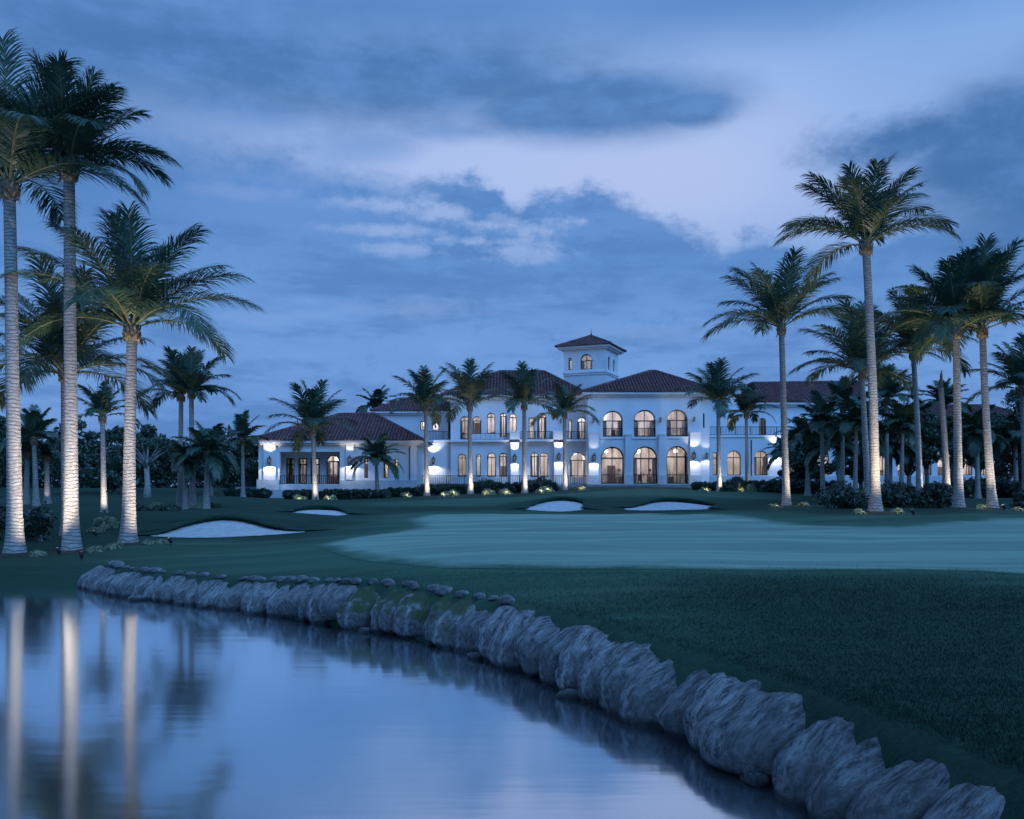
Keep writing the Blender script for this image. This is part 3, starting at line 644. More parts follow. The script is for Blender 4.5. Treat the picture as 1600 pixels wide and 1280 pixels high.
def boot_mesh(r, h, seed):
    rng = random.Random(seed); mb = MB()
    mb.tube([(0, 0, -h*.55), (0, 0, -h*.25), (0, 0, h*.1), (0, 0, h*.5), (0, 0, h*.9)], [r*.95, r*1.28, r*1.35, r*1.05, r*.45], 12)
    for i in range(26):                         # old leaf-base stubs
        a = i*2.4; z = -h*.45+h*1.0*i/26; rr_ = r*(1.15 if z < h*.3 else .8)
        p = Vector((math.cos(a)*rr_, math.sin(a)*rr_, z)); d = Vector((math.cos(a)*.55, math.sin(a)*.55, 1)).normalized()*h*rng.uniform(.22, .42)
        mb.tube([p-d*.3, p+d*.3, p+d], [r*.30, r*.27, r*.10], 5)
    for i in range(9):                          # dangling fibre
        a = rng.uniform(0, 6.28); p = Vector((math.cos(a)*r*1.2, math.sin(a)*r*1.2, -h*.2)); e = p+Vector((math.cos(a)*r*.5, math.sin(a)*r*.5, -h*rng.uniform(.3, .7)))
        mb.tube([p, e], [r*.10, r*.03], 4)
    return mb
PALMS = {}
def palm(key, label, px, py, Y, tpx, tpy, tw, up, n=17, nleaf=46, lw=.045, lo=15, hi=88, seed=None, group=None, leafm='frond', extra=None, bend=0, flare=.8, llen=.30, stiff=.92, headless=False, base_z=None):
    s_ = seed if seed is not None else int(px)
    x = X(px, Y); zb = gz(x, Y)-.05 if base_z is None else base_z; sc_ = Y/F
    root = thing('palm_tree', label, 'palm tree', (x, Y, zb), group)
    h = Z(tpy, Y)-zb; top = (X(tpx, Y)-x, 0); r = tw*sc_/2
    v, f = trunk_mesh(h, top, r, s_, .035 if Y < 55 else .12, 20 if Y < 55 else 10, flare, .80, bend)
    mesh_obj('trunk', v, f, M['bark'], root, True)
    rt_ = r*.80; bh = rt_*3.2
    if headless:
        mb = MB((0, 0, 0)); rg = random.Random(5)
        for i in range(7):
            a = rg.uniform(0, 6.28); e = Vector((top[0]+math.cos(a)*rt_*.5, math.sin(a)*rt_*.5, h+rg.uniform(.3, 1.1)))
            mb.tube([Vector((top[0]+math.cos(a)*rt_*.6, math.sin(a)*rt_*.6, h-.3)), e], [rt_*.45, .02], 5)
        mb.build('broken_tip', M['boot'], root); PALMS[key] = (root, x, Y, zb, h, r); return root
    b = boot_mesh(rt_*1.15, bh, s_).build('leaf_base', M['boot'], root, True); b.location = (top[0], 0, h)
    V, Fq, MI, ms = crown_mesh(s_, up*sc_*.95, n+1, int(nleaf*1.4), lw*1.1, lo, hi, leafm, extra, llen, stiff)
    c = mesh_obj('crown', V, Fq, ms, root, False, MI); c.location = (top[0], 0, h+bh*.25)
    PALMS[key] = (root, x, Y, zb, h, r)
    return root
G1 = 'tall coconut palms by the pond'
palm('p1', 'tall coconut palm at the left picture edge, trunk lit along its right side', 24, 868, 29, 15, 298, 21.5, 250, n=19, nleaf=70, lw=.035, lo=8, seed=11, group=G1, extra=[(5, 28, .9), (-20, 55, .95)])
palm('p2', 'tall coconut palm with the most brightly uplit white trunk, left bank of the pond', 112, 862, 29.5, 108, 270, 20.5, 180, n=11, nleaf=70, lw=.035, lo=14, seed=4, group=G1, leafm='frond_warm', extra=[(8, 34, .98), (-4, 14, .82), (30, 62, .9)])
palm('p3', 'shorter coconut palm with broad crown and uplit trunk beside the left sand bunker', 200, 850, 31, 206, 520, 19, 215, n=19, nleaf=72, lw=.035, lo=12, seed=23, group=G1, extra=[(2, 36, .98), (178, 34, .7), (150, 50, .8)])
palm('p4', 'coconut palm with dark trunk standing behind the brightest uplit palm', 103, 838, 35, 100, 590, 12, 190, n=19, nleaf=60, lw=.045, lo=5, seed=31, leafm='frond_warm', group=G1, extra=[(0, 22, .95), (180, 25, .9)])
G2 = 'distant palms beyond the left bunker'
palm('p5', 'slender distant palm with thin white uplit trunk between the two left foreground trunks', 163, 806, 50, 160, 655, 8.5, 66, n=13, nleaf=34, lw=.06, lo=10, seed=41, group=G2)
palm('p6', 'left one of the twin palms behind the left sand bunker', 281, 794, 57, 283, 622, 8.5, 82, n=12, nleaf=38, lw=.06, lo=8, seed=52, group=G2, extra=[(180, 25, 1.0)])
palm('p7', 'right one of the twin palms behind the left sand bunker', 301, 794, 56, 299, 618, 9, 84, n=14, nleaf=38, lw=.06, lo=8, seed=63, group=G2, extra=[(0, 25, 1.0)])
palm('p9', 'bushy small palm against dark trees between the two leftmost trunks', 57, 788, 60, 53, 690, 8, 62, n=15, nleaf=34, lw=.07, lo=0, seed=71, group=G2)
palm('p10', 'small palm with pale trunk hard by the leftmost trunk', 40, 786, 62, 43, 712, 8, 48, n=12, nleaf=30, lw=.07, lo=-10, seed=75, group=G2)
palm('p10b', 'stubby palm with a lit shaggy trunk beside the leftmost dark shrub', 74, 786, 63, 73, 716, 8, 36, n=11, nleaf=26, lw=.08, lo=-15, seed=77, group=G2)
palm('p11', 'dark palm left of the low tiled wing of the clubhouse', 380, 775, 82, 379, 690, 6, 50, n=15, nleaf=30, lw=.09, lo=-5, seed=81, group=G2)
palm('p8', 'low bushy fan shaped palm with hanging crown in front of the twin palms', 322, 792, 54, 324, 712, 8, 62, n=20, nleaf=36, lw=.07, lo=-25, hi=80, seed=85, group=G2)
palm('p8b', 'low bushy palm left of the twin palm trunks', 290, 792, 55, 289, 722, 7, 46, n=16, nleaf=30, lw=.07, lo=-25, hi=75, seed=86, group=G2)
G3 = 'palms in front of the clubhouse'
palm('c1', 'palm with spreading crown in front of the low tiled left wing', 493, 783, 80, 489, 676, 7.5, 88, n=18, nleaf=36, lw=.08, lo=5, seed=91, group=G3)
palm('c2', 'palm in front of the lit curved bay left of the main facade', 667, 776, 86, 665, 640, 7, 74, n=14, nleaf=34, lw=.085, lo=8, seed=102, group=G3)
palm('c3', 'palm at the left end of the two storey facade, between two arched windows', 735, 773, 87, 734, 638, 7.5, 90, n=14, nleaf=36, lw=.08, lo=8, seed=113, group=G3)
palm('c4', 'palm in front of the lantern pilaster in the middle of the facade', 820, 772, 87, 819, 636, 7.5, 72, n=14, nleaf=34, lw=.08, lo=5, seed=124, group=G3, leafm='frond_warm')
palm('c5', 'small palm just left of the projecting entrance block below the tower', 883, 767, 88, 882, 650, 6.5, 64, n=13, nleaf=32, lw=.08, lo=-5, seed=135, group=G3, leafm='frond_warm')
palm('c6', 'palm at the right corner of the projecting entrance block', 1124, 769, 88, 1122, 634, 7, 82, n=17, nleaf=36, lw=.08, lo=5, seed=146, group=G3)
palm('c7', 'dim palm right of the entrance block in front of the right wing balcony', 1168, 768, 90, 1166, 650, 6, 56, n=14, nleaf=30, lw=.09, lo=-5, seed=157, group=G3)
G4 = 'tall palms on the right of the green'
palm('r1', 'tall palm standing alone at the left end of the right hand palm row', 1229, 792, 46, 1221, 516, 10.5, 132, n=14, nleaf=56, lw=.045, lo=14, seed=201, group=G4, extra=[(0, 34, 1.0), (180, 32, 1.0), (185, 60, .95), (-8, 62, .92)])
palm('r2', 'tallest palm of the right hand row with bright uplit trunk', 1368, 801, 38, 1353, 388, 14.5, 152, n=15, nleaf=62, lw=.04, lo=16, seed=211, group=G4, bend=.3, extra=[(0, 40, 1.0), (180, 38, .98), (176, 62, .95), (5, 64, .92)])
palm('r3', 'dark palm half hidden behind the tallest right hand palm', 1357, 780, 52, 1347, 588, 9.5, 128, n=18, nleaf=50, lw=.055, lo=8, seed=221, group=G4, extra=[(180, 30, .95)])
palm('r4', 'palm with uplit trunk directly right of the tallest right hand palm', 1437, 778, 52, 1427, 556, 9, 112, n=20, nleaf=48, lw=.055, lo=4, seed=231, group=G4, leafm='frond_warm', bend=.4)
palm('r5', 'bare headless palm trunk with broken tip among the right hand palms', 1480, 778, 54, 1470, 606, 10, 40, seed=241, group=G4, headless=True, bend=.3)
palm('r6', 'palm with thick lit trunk, second from the right picture edge', 1498, 797, 40, 1494, 522, 12.5, 148, n=20, nleaf=60, lw=.045, lo=6, seed=251, group=G4, extra=[(180, 38, .92)])
palm('r7', 'palm with leaning bluish trunk, rightmost full trunk of the row', 1551, 798, 40, 1535, 520, 12, 152, n=20, nleaf=60, lw=.045, lo=6, seed=262, group=G4, bend=-.3)
palm('r8', 'dark palm crown cut off by the right picture edge', 1604, 785, 52, 1597, 612, 9.5, 92, n=17, nleaf=44, lw=.06, lo=2, seed=272, group=G4)
palm('r9', 'short palm rising in front of the right wing roof', 1316, 775, 68, 1317, 640, 7, 56, n=15, nleaf=34, lw=.08, lo=5, seed=281, group=G4)
palm('r10', 'short spreading palm behind the right row, next to the tallest trunk', 1386, 775, 66, 1385, 628, 7, 66, n=18, nleaf=36, lw=.08, lo=0, seed=291, group=G4)
palm('r11', 'dark fan topped palm behind the bare headless trunk', 1476, 772, 72, 1475, 636, 6.5, 50, n=18, nleaf=32, lw=.09, lo=0, seed=301, group=G4)
G5 = 'shrubby low palms by the buildings'
palm('l1', 'low multi leaved palm against the white wall of the left wing', 590, 768, 86, 588, 722, 6, 52, n=22, nleaf=34, lw=.09, lo=-15, hi=78, seed=311, group=G5)
palm('l2', 'low bushy palm in front of the right wing, below the balcony end', 1262, 772, 76, 1262, 690, 7, 58, n=20, nleaf=34, lw=.10, lo=-20, hi=75, seed=321, group=G5)
palm('l3', 'big bushy palm filling the right wing facade', 1312, 774, 72, 1310, 700, 7, 66, n=22, nleaf=36, lw=.10, lo=-25, hi=75, seed=331, group=G5)
palm('l4', 'bushy palm behind the tallest right trunk', 1390, 772, 74, 1392, 700, 7, 56, n=20, nleaf=34, lw=.10, lo=-25, hi=75, seed=341, group=G5)
palm('l5', 'low dark palm under the right picture edge crown', 1588, 776, 68, 1586, 690, 7, 66, n=20, nleaf=34, lw=.10, lo=-20, hi=75, seed=351, group=G5)
palm('l6', 'low palm close to the right wing lantern', 1232, 770, 84, 1230, 712, 6, 44, n=18, nleaf=30, lw=.10, lo=-20, hi=75, seed=361, group=G5)

palm('bg1', 'ragged palm rising behind the left roofs beside the chimney', 588, 700, 122, 588, 640, 6, 44, n=13, nleaf=13, lw=.30, lo=-5, hi=80, seed=371, group=G5, base_z=3.3, llen=.34, leafm='frond')

palm('l7', 'tall bushy palm left of centre in the dark planting before the right wing', 1286, 776, 66, 1284, 668, 7, 62, n=20, nleaf=34, lw=.10, lo=-20, hi=78, seed=381, group=G5)
palm('l8', 'bushy palm tucked just left of the tallest right trunk', 1336, 778, 62, 1338, 668, 7, 64, n=20, nleaf=34, lw=.10, lo=-20, hi=78, seed=391, group=G5)
palm('l9', 'bushy palm between the tallest trunk and the leaning lit trunk', 1408, 778, 62, 1410, 672, 7, 58, n=20, nleaf=34, lw=.10, lo=-20, hi=78, seed=401, group=G5)
palm('l10', 'bushy palm between the two thick right hand trunks', 1528, 778, 62, 1526, 680, 7, 60, n=20, nleaf=34, lw=.10, lo=-20, hi=78, seed=411, group=G5)

# ---------------------------------------------------------------- leafy masses
def leaf_cloud(rng, centres, radii, per, size, zs=.8):
    n = len(centres)*per; c = np.repeat(np.array(centres), per, 0); r = np.repeat(np.array(radii), per)
    d = rng.normal(size=(n, 3)); d /= np.linalg.norm(d, axis=1)[:, None]; rad = r*rng.uniform(.45, 1.08, n)**.6
    p = c+d*rad[:, None]*np.array([1, 1, zs])
    nrm_ = d+rng.normal(0, .7, (n, 3)); nrm_ /= np.linalg.norm(nrm_, axis=1)[:, None]
    a = np.cross(nrm_, rng.normal(size=(n, 3))); a /= np.linalg.norm(a, axis=1)[:, None]; b = np.cross(nrm_, a)
    s_ = (size*rng.uniform(.6, 1.35, n))[:, None]
    V = np.stack([p-a*s_, p-b*s_*.42, p+a*s_, p+b*s_*.42], 1).reshape(-1, 3)
    return V, np.arange(n*4).reshape(-1, 4)
def shrub(name, label, cat, x, y, w_, h, d_=None, mat_='leaf_dark', seed=0, leaf=.09, per=150, group=None, zb=None, square=False):
    rng = np.random.default_rng(seed+5); zb = gz(x, y)-.05 if zb is None else zb; d_ = d_ or w_*.6
    root = thing(name, label, cat, (x, y, zb), group); cs = []; rs = []
    r0 = h*.36 if not square else h*.30
    nclump = max(4, int(w_*d_*h/(r0**3*2.2))); nclump = min(nclump, 90)
    for i in range(nclump):
        if square: cs.append((rng.uniform(-w_/2, w_/2), rng.uniform(-d_/2, d_/2), rng.uniform(.25, .78)*h))
        else:
            a = rng.uniform(0, 6.28); q = rng.uniform(0, 1)**.5; zz = rng.uniform(.18, 1)*(1-.45*q*q)
            cs.append((math.cos(a)*q*w_*.42, math.sin(a)*q*d_*.42, zz*h*.72))
        rs.append(r0*rng.uniform(.7, 1.2))
    V, Fq = leaf_cloud(rng, cs, rs, per, leaf)
    mesh_obj('foliage', V, Fq, M[mat_], root)
    mb = MB()
    if square: mb.box(-w_/2+.15, w_/2-.15, -d_/2+.15, d_/2-.15, -.2, h*.72)
    else:
        for i in range(min(7, nclump)): c = cs[i]; mb.tube([(c[0]*.2, c[1]*.2, -.1), (c[0]*.6, c[1]*.6, c[2]*.5), c], [.05, .035, .015], 5)
    mb.build('core' if square else 'stems', M['core'] if square else M['wood'], root)
    return root
def tree(name, label, px, Y, py_top, wpx, crown_bot_py, seed, mat_='leaf', leaf=.22, group='broadleaf trees behind the golf course', trunk_r=.2, per=170, zb=None):
    rng = np.random.default_rng(seed); x = X(px, Y); zb = gz(x, Y)-.1 if zb is None else zb; root = thing(name, label, 'tree', (x, Y, zb), group)
    zt = Z(py_top, Y)-zb; zc0 = max(.5, Z(crown_bot_py, Y)-zb); W_ = wpx*Y/F; cs = []; rs = []; hh = zt-zc0
    for i in range(26):
        a = rng.uniform(0, 6.28); q = rng.uniform(0, 1)**.55; t = rng.uniform(0, 1); prof = math.sin(math.pi*(.18+.75*t))**.7
        cs.append((math.cos(a)*q*W_*.45*prof, math.sin(a)*q*W_*.45*prof, zc0+hh*(.08+.84*t))); rs.append(min(W_, hh)*rng.uniform(.10, .20))
    V, Fq = leaf_cloud(rng, cs, rs, per, leaf, .75); mesh_obj('crown', V, Fq, M[mat_], root)
    mb = MB(); mb.tube([(0, 0, -.2), (.05*W_*.1, 0, zc0*.5), (0, 0, zc0+hh*.25)], [trunk_r*1.5, trunk_r, trunk_r*.6], 8)
    for i in range(9):
        c = Vector(cs[i]); s0 = Vector((0, 0, zc0*.7+hh*.05)); mb.tube([s0, s0.lerp(c, .55)+Vector((0, 0, hh*.05)), c], [trunk_r*.5, trunk_r*.3, .03], 5)
    mb.build('trunk', M['wood'], root, True)
    return root
# distant wood (uncountable) left and right, beyond everything
def wood(pxs, Y, seed):
    rng = np.random.default_rng(seed); cs = []; rs = []
    for px, top, bot in pxs:
        for k_ in range(7):
            yy = Y+rng.uniform(0, 14); q = px+rng.uniform(-16, 16)
            cs.append((X(q, yy), yy, Z(top+(bot-top)*rng.uniform(.1, 1), yy)-1)); rs.append(rng.uniform(1.2, 2.3))
    return leaf_cloud(rng, cs, rs, 110, .30, .8)
Va, Fa = wood([(p, 672+14*math.sin(p*.05)+8*math.sin(p*.21), 770) for p in range(-260, 408, 9)], 112, 3)
Vb, Fb = wood([(p, 668+14*math.sin(p*.04)+8*math.sin(p*.19), 765) for p in range(1610, 1860, 12)], 118, 4)
tag(mesh_obj('distant_wood', np.vstack([Va, Vb]), np.vstack([Fa, Fb+len(Va)]), M['leaf_dark']), 'dark distant wood closing the view beyond the course', 'wood', kind='stuff')
TR = [('dark round broadleaf tree at the left picture edge behind the shrubs', -10, 84, 628, 90, 770, 3), ('broad dark tree between the brightest trunk and the thin white trunk', 118, 90, 655, 90, 765, 5),
      ('dark tree behind the thin white trunk', 178, 92, 662, 84, 765, 6), ('wide dark tree right of the third tall trunk', 232, 94, 664, 70, 745, 7), ('dark tree behind the twin palms', 330, 92, 668, 80, 765, 8),
      ('dark tree left of the low palm by the tiled wing', 392, 98, 676, 56, 765, 10)]
for i, (lb, px, Y, t_, w_, b_, sd_) in enumerate(TR): tree('broadleaf_tree', lb, px, Y, t_, w_, b_, sd_)
TR2 = [('dense dark tree behind the second tallest right trunk', 1420, 74, 628, 100, 740, 21), ('dark tree between the headless trunk and the right wing', 1448, 80, 640, 70, 730, 22), ('dense dark tree at the right picture edge', 1596, 70, 600, 110, 760, 23),
       ('dark tree crown above the low right roof', 1530, 84, 660, 70, 735, 24), ('dark leafy tree between the right wing roof and the tallest trunk', 1345, 78, 640, 60, 760, 25),
       ('dark tree hiding the middle of the right wing', 1278, 82, 652, 84, 752, 26), ('dark low tree left of the right wing shrub palms', 1240, 84, 690, 50, 756, 27), ('dark tree behind the headless trunk and the thick lit trunk', 1488, 76, 645, 76, 745, 28), ('dark tree behind the rightmost full trunk', 1560, 74, 640, 70, 750, 29)]
for i, (lb, px, Y, t_, w_, b_, sd_) in enumerate(TR2): tree('broadleaf_tree', lb, px, Y, t_, w_, b_, sd_, leaf=.18, group='broadleaf trees right of the clubhouse')
# pale barked spreading tree right of the third trunk
def bare_tree(label, px, py, Y, top):
    x = X(px, Y); zb = gz(x, Y)-.05; root = thing('pale_barked_tree', label, 'tree', (x, Y, zb)); h = Z(top, Y)-zb; mb = MB(); rg = random.Random(3)
    mb.tube([(0, 0, -.1), (.03, 0, h*.25), (-.05, 0, h*.5), (0, 0, h*.68)], [.42, .24, .22, .16], 10)
    tips = []
    for i in range(9):
        a = i*2.4; e = Vector((math.cos(a)*h*.38, math.sin(a)*h*.3, h*rg.uniform(.82, 1.02))); s0 = Vector((0, 0, h*rg.uniform(.48, .66)))
        mid = s0.lerp(e, .5)+Vector((0, 0, h*.02)); mb.tube([s0, mid, e], [.12, .08, .03], 6); tips.append(e)
    mb.build('trunk', mat('pale_bark', (.42, .40, .37), .9, c2=(.25, .24, .22), vscale=5, bump=.5), root, True)
    V, Fq = leaf_cloud(np.random.default_rng(4), [tuple(t) for t in tips], [.8]*len(tips), 130, .17, .6); mesh_obj('crown', V, Fq, M['leaf'], root)
bare_tree('pale barked spreading tree lit from below right of the third tall trunk', 230, 775, 78, 690)

# shrubs
S = [('large dark shrub between the two leftmost palm trunks', 68, 852, 33, 58, 70, 'leaf_dark', .12), ('dark shrub at the left picture edge behind the first trunk', -12, 858, 33, 60, 66, 'leaf_dark', .12),
     ('dense dark shrub left of the tallest right hand palm', 1325, 797, 42, 82, 50, 'leaf_dark', .10), ('dense dark shrub between the tallest and the thick lit right trunks', 1410, 797, 43, 90, 52, 'leaf_dark', .10),
     ('dark shrub below the headless trunk', 1466, 795, 43, 56, 48, 'leaf_dark', .10), ('dark shrub at the right picture edge', 1604, 796, 44, 40, 34, 'leaf_dark', .10),
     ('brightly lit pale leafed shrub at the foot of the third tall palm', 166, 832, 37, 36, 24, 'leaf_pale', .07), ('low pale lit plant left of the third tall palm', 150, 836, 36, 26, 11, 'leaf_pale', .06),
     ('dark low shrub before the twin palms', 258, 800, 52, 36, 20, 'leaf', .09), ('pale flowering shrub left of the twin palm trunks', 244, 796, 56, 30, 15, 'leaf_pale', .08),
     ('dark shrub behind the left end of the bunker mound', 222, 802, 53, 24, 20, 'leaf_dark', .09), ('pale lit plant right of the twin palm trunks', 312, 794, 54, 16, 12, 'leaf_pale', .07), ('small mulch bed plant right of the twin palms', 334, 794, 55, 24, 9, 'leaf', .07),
     ('pale rounded bush right of the entrance block corner palm', 1138, 768, 86, 22, 13, 'leaf', .14), ('round lit bush left of the right wing hedge', 1173, 769, 86, 15, 14, 'leaf_pale', .12),
     ('leafy shrub against the left end of the facade railing', 655, 768, 90, 26, 22, 'leaf', .14), ('leafy shrub under the first lower arched window', 700, 768, 91, 30, 26, 'leaf', .14),
     ('leafy shrub under the middle lower arched windows', 762, 766, 92, 34, 28, 'leaf', .14), ('leafy shrub under the big twin arched window', 846, 764, 92, 34, 24, 'leaf', .14), ('leafy shrub right of the entrance block', 1150, 764, 91, 40, 24, 'leaf', .14),
     ('leafy dark shrub under the right wing lantern', 1214, 768, 82, 46, 28, 'leaf_dark', .13), ('yellowish lit shrub at the foot of the headless trunk', 1477, 786, 46, 18, 26, 'frond_warm', .08)]
for i, (lb, px, py, Y, wp, hp, mt, lf) in enumerate(S):
    x = X(px, Y); shrub('shrub', lb, 'shrub', x, Y, wp*Y/F, hp*Y/F, None, mt, 40+i, lf, 170, 'shrubs and plants')
HG = [('dark clipped hedge below the left terrace railing', 386, 84, 66, 17), ('dark clipped hedge left of the spreading palm of the low wing', 470, 83, 48, 18), ('dark clipped hedge right of the spreading palm of the low wing', 525, 84, 44, 18), ('dark clipped hedge under the low multi leaved palm', 578, 85, 56, 15),
      ('dark clipped hedge before the curved bay', 634, 89, 52, 15), ('dark clipped hedge left of the second facade palm', 700, 90, 60, 17), ('dark clipped hedge between the second and third facade palms', 775, 91, 76, 18),
      ('rounded dark hedge right of the third facade palm', 842, 90, 54, 19), ('dark clipped hedge right of the entrance block', 1104, 92, 42, 14), ('dark clipped hedge before the right wing arches', 1182, 88, 62, 18),
      ('long dark hedge below the right wing', 1262, 80, 92, 22), ('dark hedge between the right row of trunks', 1420, 70, 120, 24), ('dark hedge behind the two rightmost trunks', 1528, 68, 96, 34), ('dark hedge at the far right edge', 1620, 66, 80, 30)]
for i, (lb, px, Y, wp, hp) in enumerate(HG):
    x = X(px, Y); shrub('hedge', lb, 'hedge', x, Y, wp*Y/F, hp*Y/F, 1.6, 'leaf_dark', 90+i, .12, 150, 'clipped dark hedges', square=True)

# ---------------------------------------------------------------- lamps
def spot(parent, loc, target, power, angle=60, col=(1, .80, .58), blend=.6, size=.06, name='lamp'):
    ld = bpy.data.lights.new(name, 'SPOT'); ld.energy = power; ld.color = col; ld.spot_size = R(angle); ld.spot_blend = blend; ld.shadow_soft_size = size
    o = bpy.data.objects.new(name, ld); COL.objects.link(o); o.parent = parent; o.location = loc
    d = Vector(target)-Vector(loc); o.rotation_euler = d.to_track_quat('-Z', 'Y').to_euler(); return o
def pointl(parent, loc, power, col=(1, .78, .56), size=.15, name='lamp'):
    ld = bpy.data.lights.new(name, 'POINT'); ld.energy = power; ld.color = col; ld.shadow_soft_size = size
    o = bpy.data.objects.new(name, ld); COL.objects.link(o); o.parent = parent; o.location = loc; return o
def uplight(key, label, ang, dist, power, aim=56, angle=112, col=(1, .88, .74), sz=1.0):
    root, x, Y, zb, h, r = PALMS[key]; a = R(ang); lx, ly = x+math.cos(a)*dist, Y+math.sin(a)*dist; lz = gz(lx, ly)
    t = thing('garden_uplight', label, 'garden light', (lx, ly, lz), 'small uplights at the palm feet')
    hd = Vector((x-lx, Y-ly, 0)).normalized(); d = (hd*math.cos(R(aim))+Vector((0, 0, math.sin(R(aim))))).normalized(); tgt = d*5; power *= .30
    mb = MB(); mb.tube([(0, 0, -.05), (0, 0, .10*sz)], [.02*sz, .02*sz], 6); mb.tube([Vector((0, 0, .10*sz))-d*.03, Vector((0, 0, .10*sz))+d*.12*sz, Vector((0, 0, .10*sz))+d*.15*sz], [.045*sz, .07*sz, .078*sz], 12)
    mb.build('housing', M['metal'], t, True)
    c = Vector((0, 0, .10*sz))+d*.152*sz; MB().tube([c, c+d*.006], [.062*sz, .062*sz], 12).build('lens', M['bulb'], t)
    spot(t, c+d*.03, c+d*5, power, angle, col, 1.0)
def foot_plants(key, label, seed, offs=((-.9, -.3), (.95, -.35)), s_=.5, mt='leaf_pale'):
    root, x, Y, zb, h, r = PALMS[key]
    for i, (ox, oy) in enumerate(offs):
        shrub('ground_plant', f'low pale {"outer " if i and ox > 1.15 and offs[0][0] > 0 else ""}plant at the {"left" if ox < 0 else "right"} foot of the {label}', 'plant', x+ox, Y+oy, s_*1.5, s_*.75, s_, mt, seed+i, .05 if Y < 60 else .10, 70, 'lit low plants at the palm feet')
uplight('p1', 'small uplight right of the leftmost palm trunk', -18, 1.8, 1500)
uplight('p2', 'small uplight in front of the brightest palm trunk', -58, 2.7, 6400, 64, 104)
uplight('p3', 'small uplight right of the palm beside the left bunker', -22, 1.9, 1700)
uplight('p4', 'small uplight behind the brightest palm trunk', -20, 1.5, 1200)
uplight('p5', 'small uplight at the slender distant palm', -65, 1.4, 1500)
uplight('p7', 'small uplight between the twin palms', -100, 1.0, 150, 50, 60)
uplight('p10b', 'small uplight at the stubby shaggy palm', -70, 1.0, 160, 50, 60)
uplight('c1', 'small uplight at the palm of the low left wing', -75, 1.5, 1500)
for k_, nm in (('c2', 'palm before the curved bay'), ('c3', 'palm at the left facade end'), ('c4', 'palm at the middle pilaster'), ('c5', 'small palm by the entrance block'), ('c6', 'palm at the entrance block corner')):
    uplight(k_, f'small uplight at the {nm}', -62, 1.6, 2300)
uplight('c7', 'small uplight at the dim palm by the right wing', -40, 1.2, 350)
uplight('r1', 'small uplight at the palm standing alone on the right', -50, 1.9, 2100)
uplight('r2', 'small uplight at the tallest right hand palm', -78, 2.5, 6200, 62, 104, (1, .86, .62))
uplight('r4', 'small uplight right of the dim lit right hand palm', -12, 1.6, 2300)
uplight('r5', 'small uplight at the headless trunk', -60, 1.6, 1800)
uplight('r6', 'small uplight at the thick lit right hand trunk', -48, 1.9, 2300, 62, 96)
uplight('r7', 'small uplight at the rightmost full trunk', -12, 1.8, 1900)
for k_, nm, sd_, of, ss_ in (('p1', 'leftmost tall palm', 400, ((1.0, -.5),), .35), ('p2', 'brightest uplit palm', 405, ((.95, -.35), (1.35, .1)), .38), ('p3', 'palm beside the left bunker', 410, ((.85, -.3), (1.2, -.1)), .3),
                             ('r1', 'palm standing alone on the right', 415, ((-.75, -.3), (.8, -.3)), .4), ('r2', 'tallest right hand palm', 420, ((-.85, -.3), (.85, -.3)), .4), ('r6', 'thick lit right hand palm', 425, ((.9, -.2),), .4), ('r7', 'rightmost full palm', 430, ((.95, -.3),), .35),
                             ('c1', 'palm of the low left wing', 435, ((-1.3, -.5), (1.4, -.5)), .8), ('c2', 'palm before the curved bay', 440, ((-1.9, -.6), (1.8, -.6)), .75), ('c3', 'palm at the left facade end', 445, ((-1.7, -.6), (1.7, -.6)), .9),
                             ('c4', 'palm at the middle pilaster', 450, ((-1.9, -.6), (1.7, -.6)), .9), ('c5', 'small palm by the entrance block', 455, ((-1.9, -.6), (1.7, -.6)), .95), ('c6', 'palm at the entrance block corner', 460, ((-1.6, -.6), (1.9, -.8)), .8)):
    foot_plants(k_, nm, sd_, of, ss_)
    root, x, Y, zb, h, r = PALMS[k_]                                    # mulch ring
    V = []; n_ = 28
    rr_ = r*2.2+.35
    for rad, hh in ((rr_, -.02), (rr_*.8, .05), (r*1.1, .09)):
        for a in range(n_):
            q = a/n_*6.283; w_ = rad*(1+.10*math.sin(q*5+sd_)); V.append((w_*math.cos(q), w_*math.sin(q), gz(x+w_*math.cos(q), Y+w_*math.sin(q))+hh-zb))
    Fc = [(i*n_+j, i*n_+(j+1) % n_, (i+1)*n_+(j+1) % n_, (i+1)*n_+j) for i in range(2) for j in range(n_)]
    o = mesh_obj('mulch_bed', [(a+x, b+Y, c+zb) for a, b, c in V], Fc, M['soil'], None, True); tag(o, kind='structure')
    for ox, oy in (of if Y > 32 else ()):
        side_ = 'left' if ox < 0 else 'far right' if ox > 1.15 and of[0][0] > 0 and len(of) > 1 and ox != of[0][0] else 'right'
        fx, fy = x+ox*.92, Y+oy-.62*ss_**.5; t = thing('garden_uplight', f'tiny floodlight at the {side_} foot of the {nm}', 'garden light', (fx, fy, gz(fx, fy)), 'small floodlights on plants')
        MB().tube([(0, 0, -.02), (0, 0, .07), (0, 0, .10)], [.03, .035, .05], 8).build('housing', M['metal'], t)
        MB().tube([(0, 0, .101), (0, 0, .106)], [.04, .04], 8).build('lens', M['bulb'], t)
        pointl(t, (0, -.05, .30), 13*ss_**2+1.2, (1, .90, .66), .04)

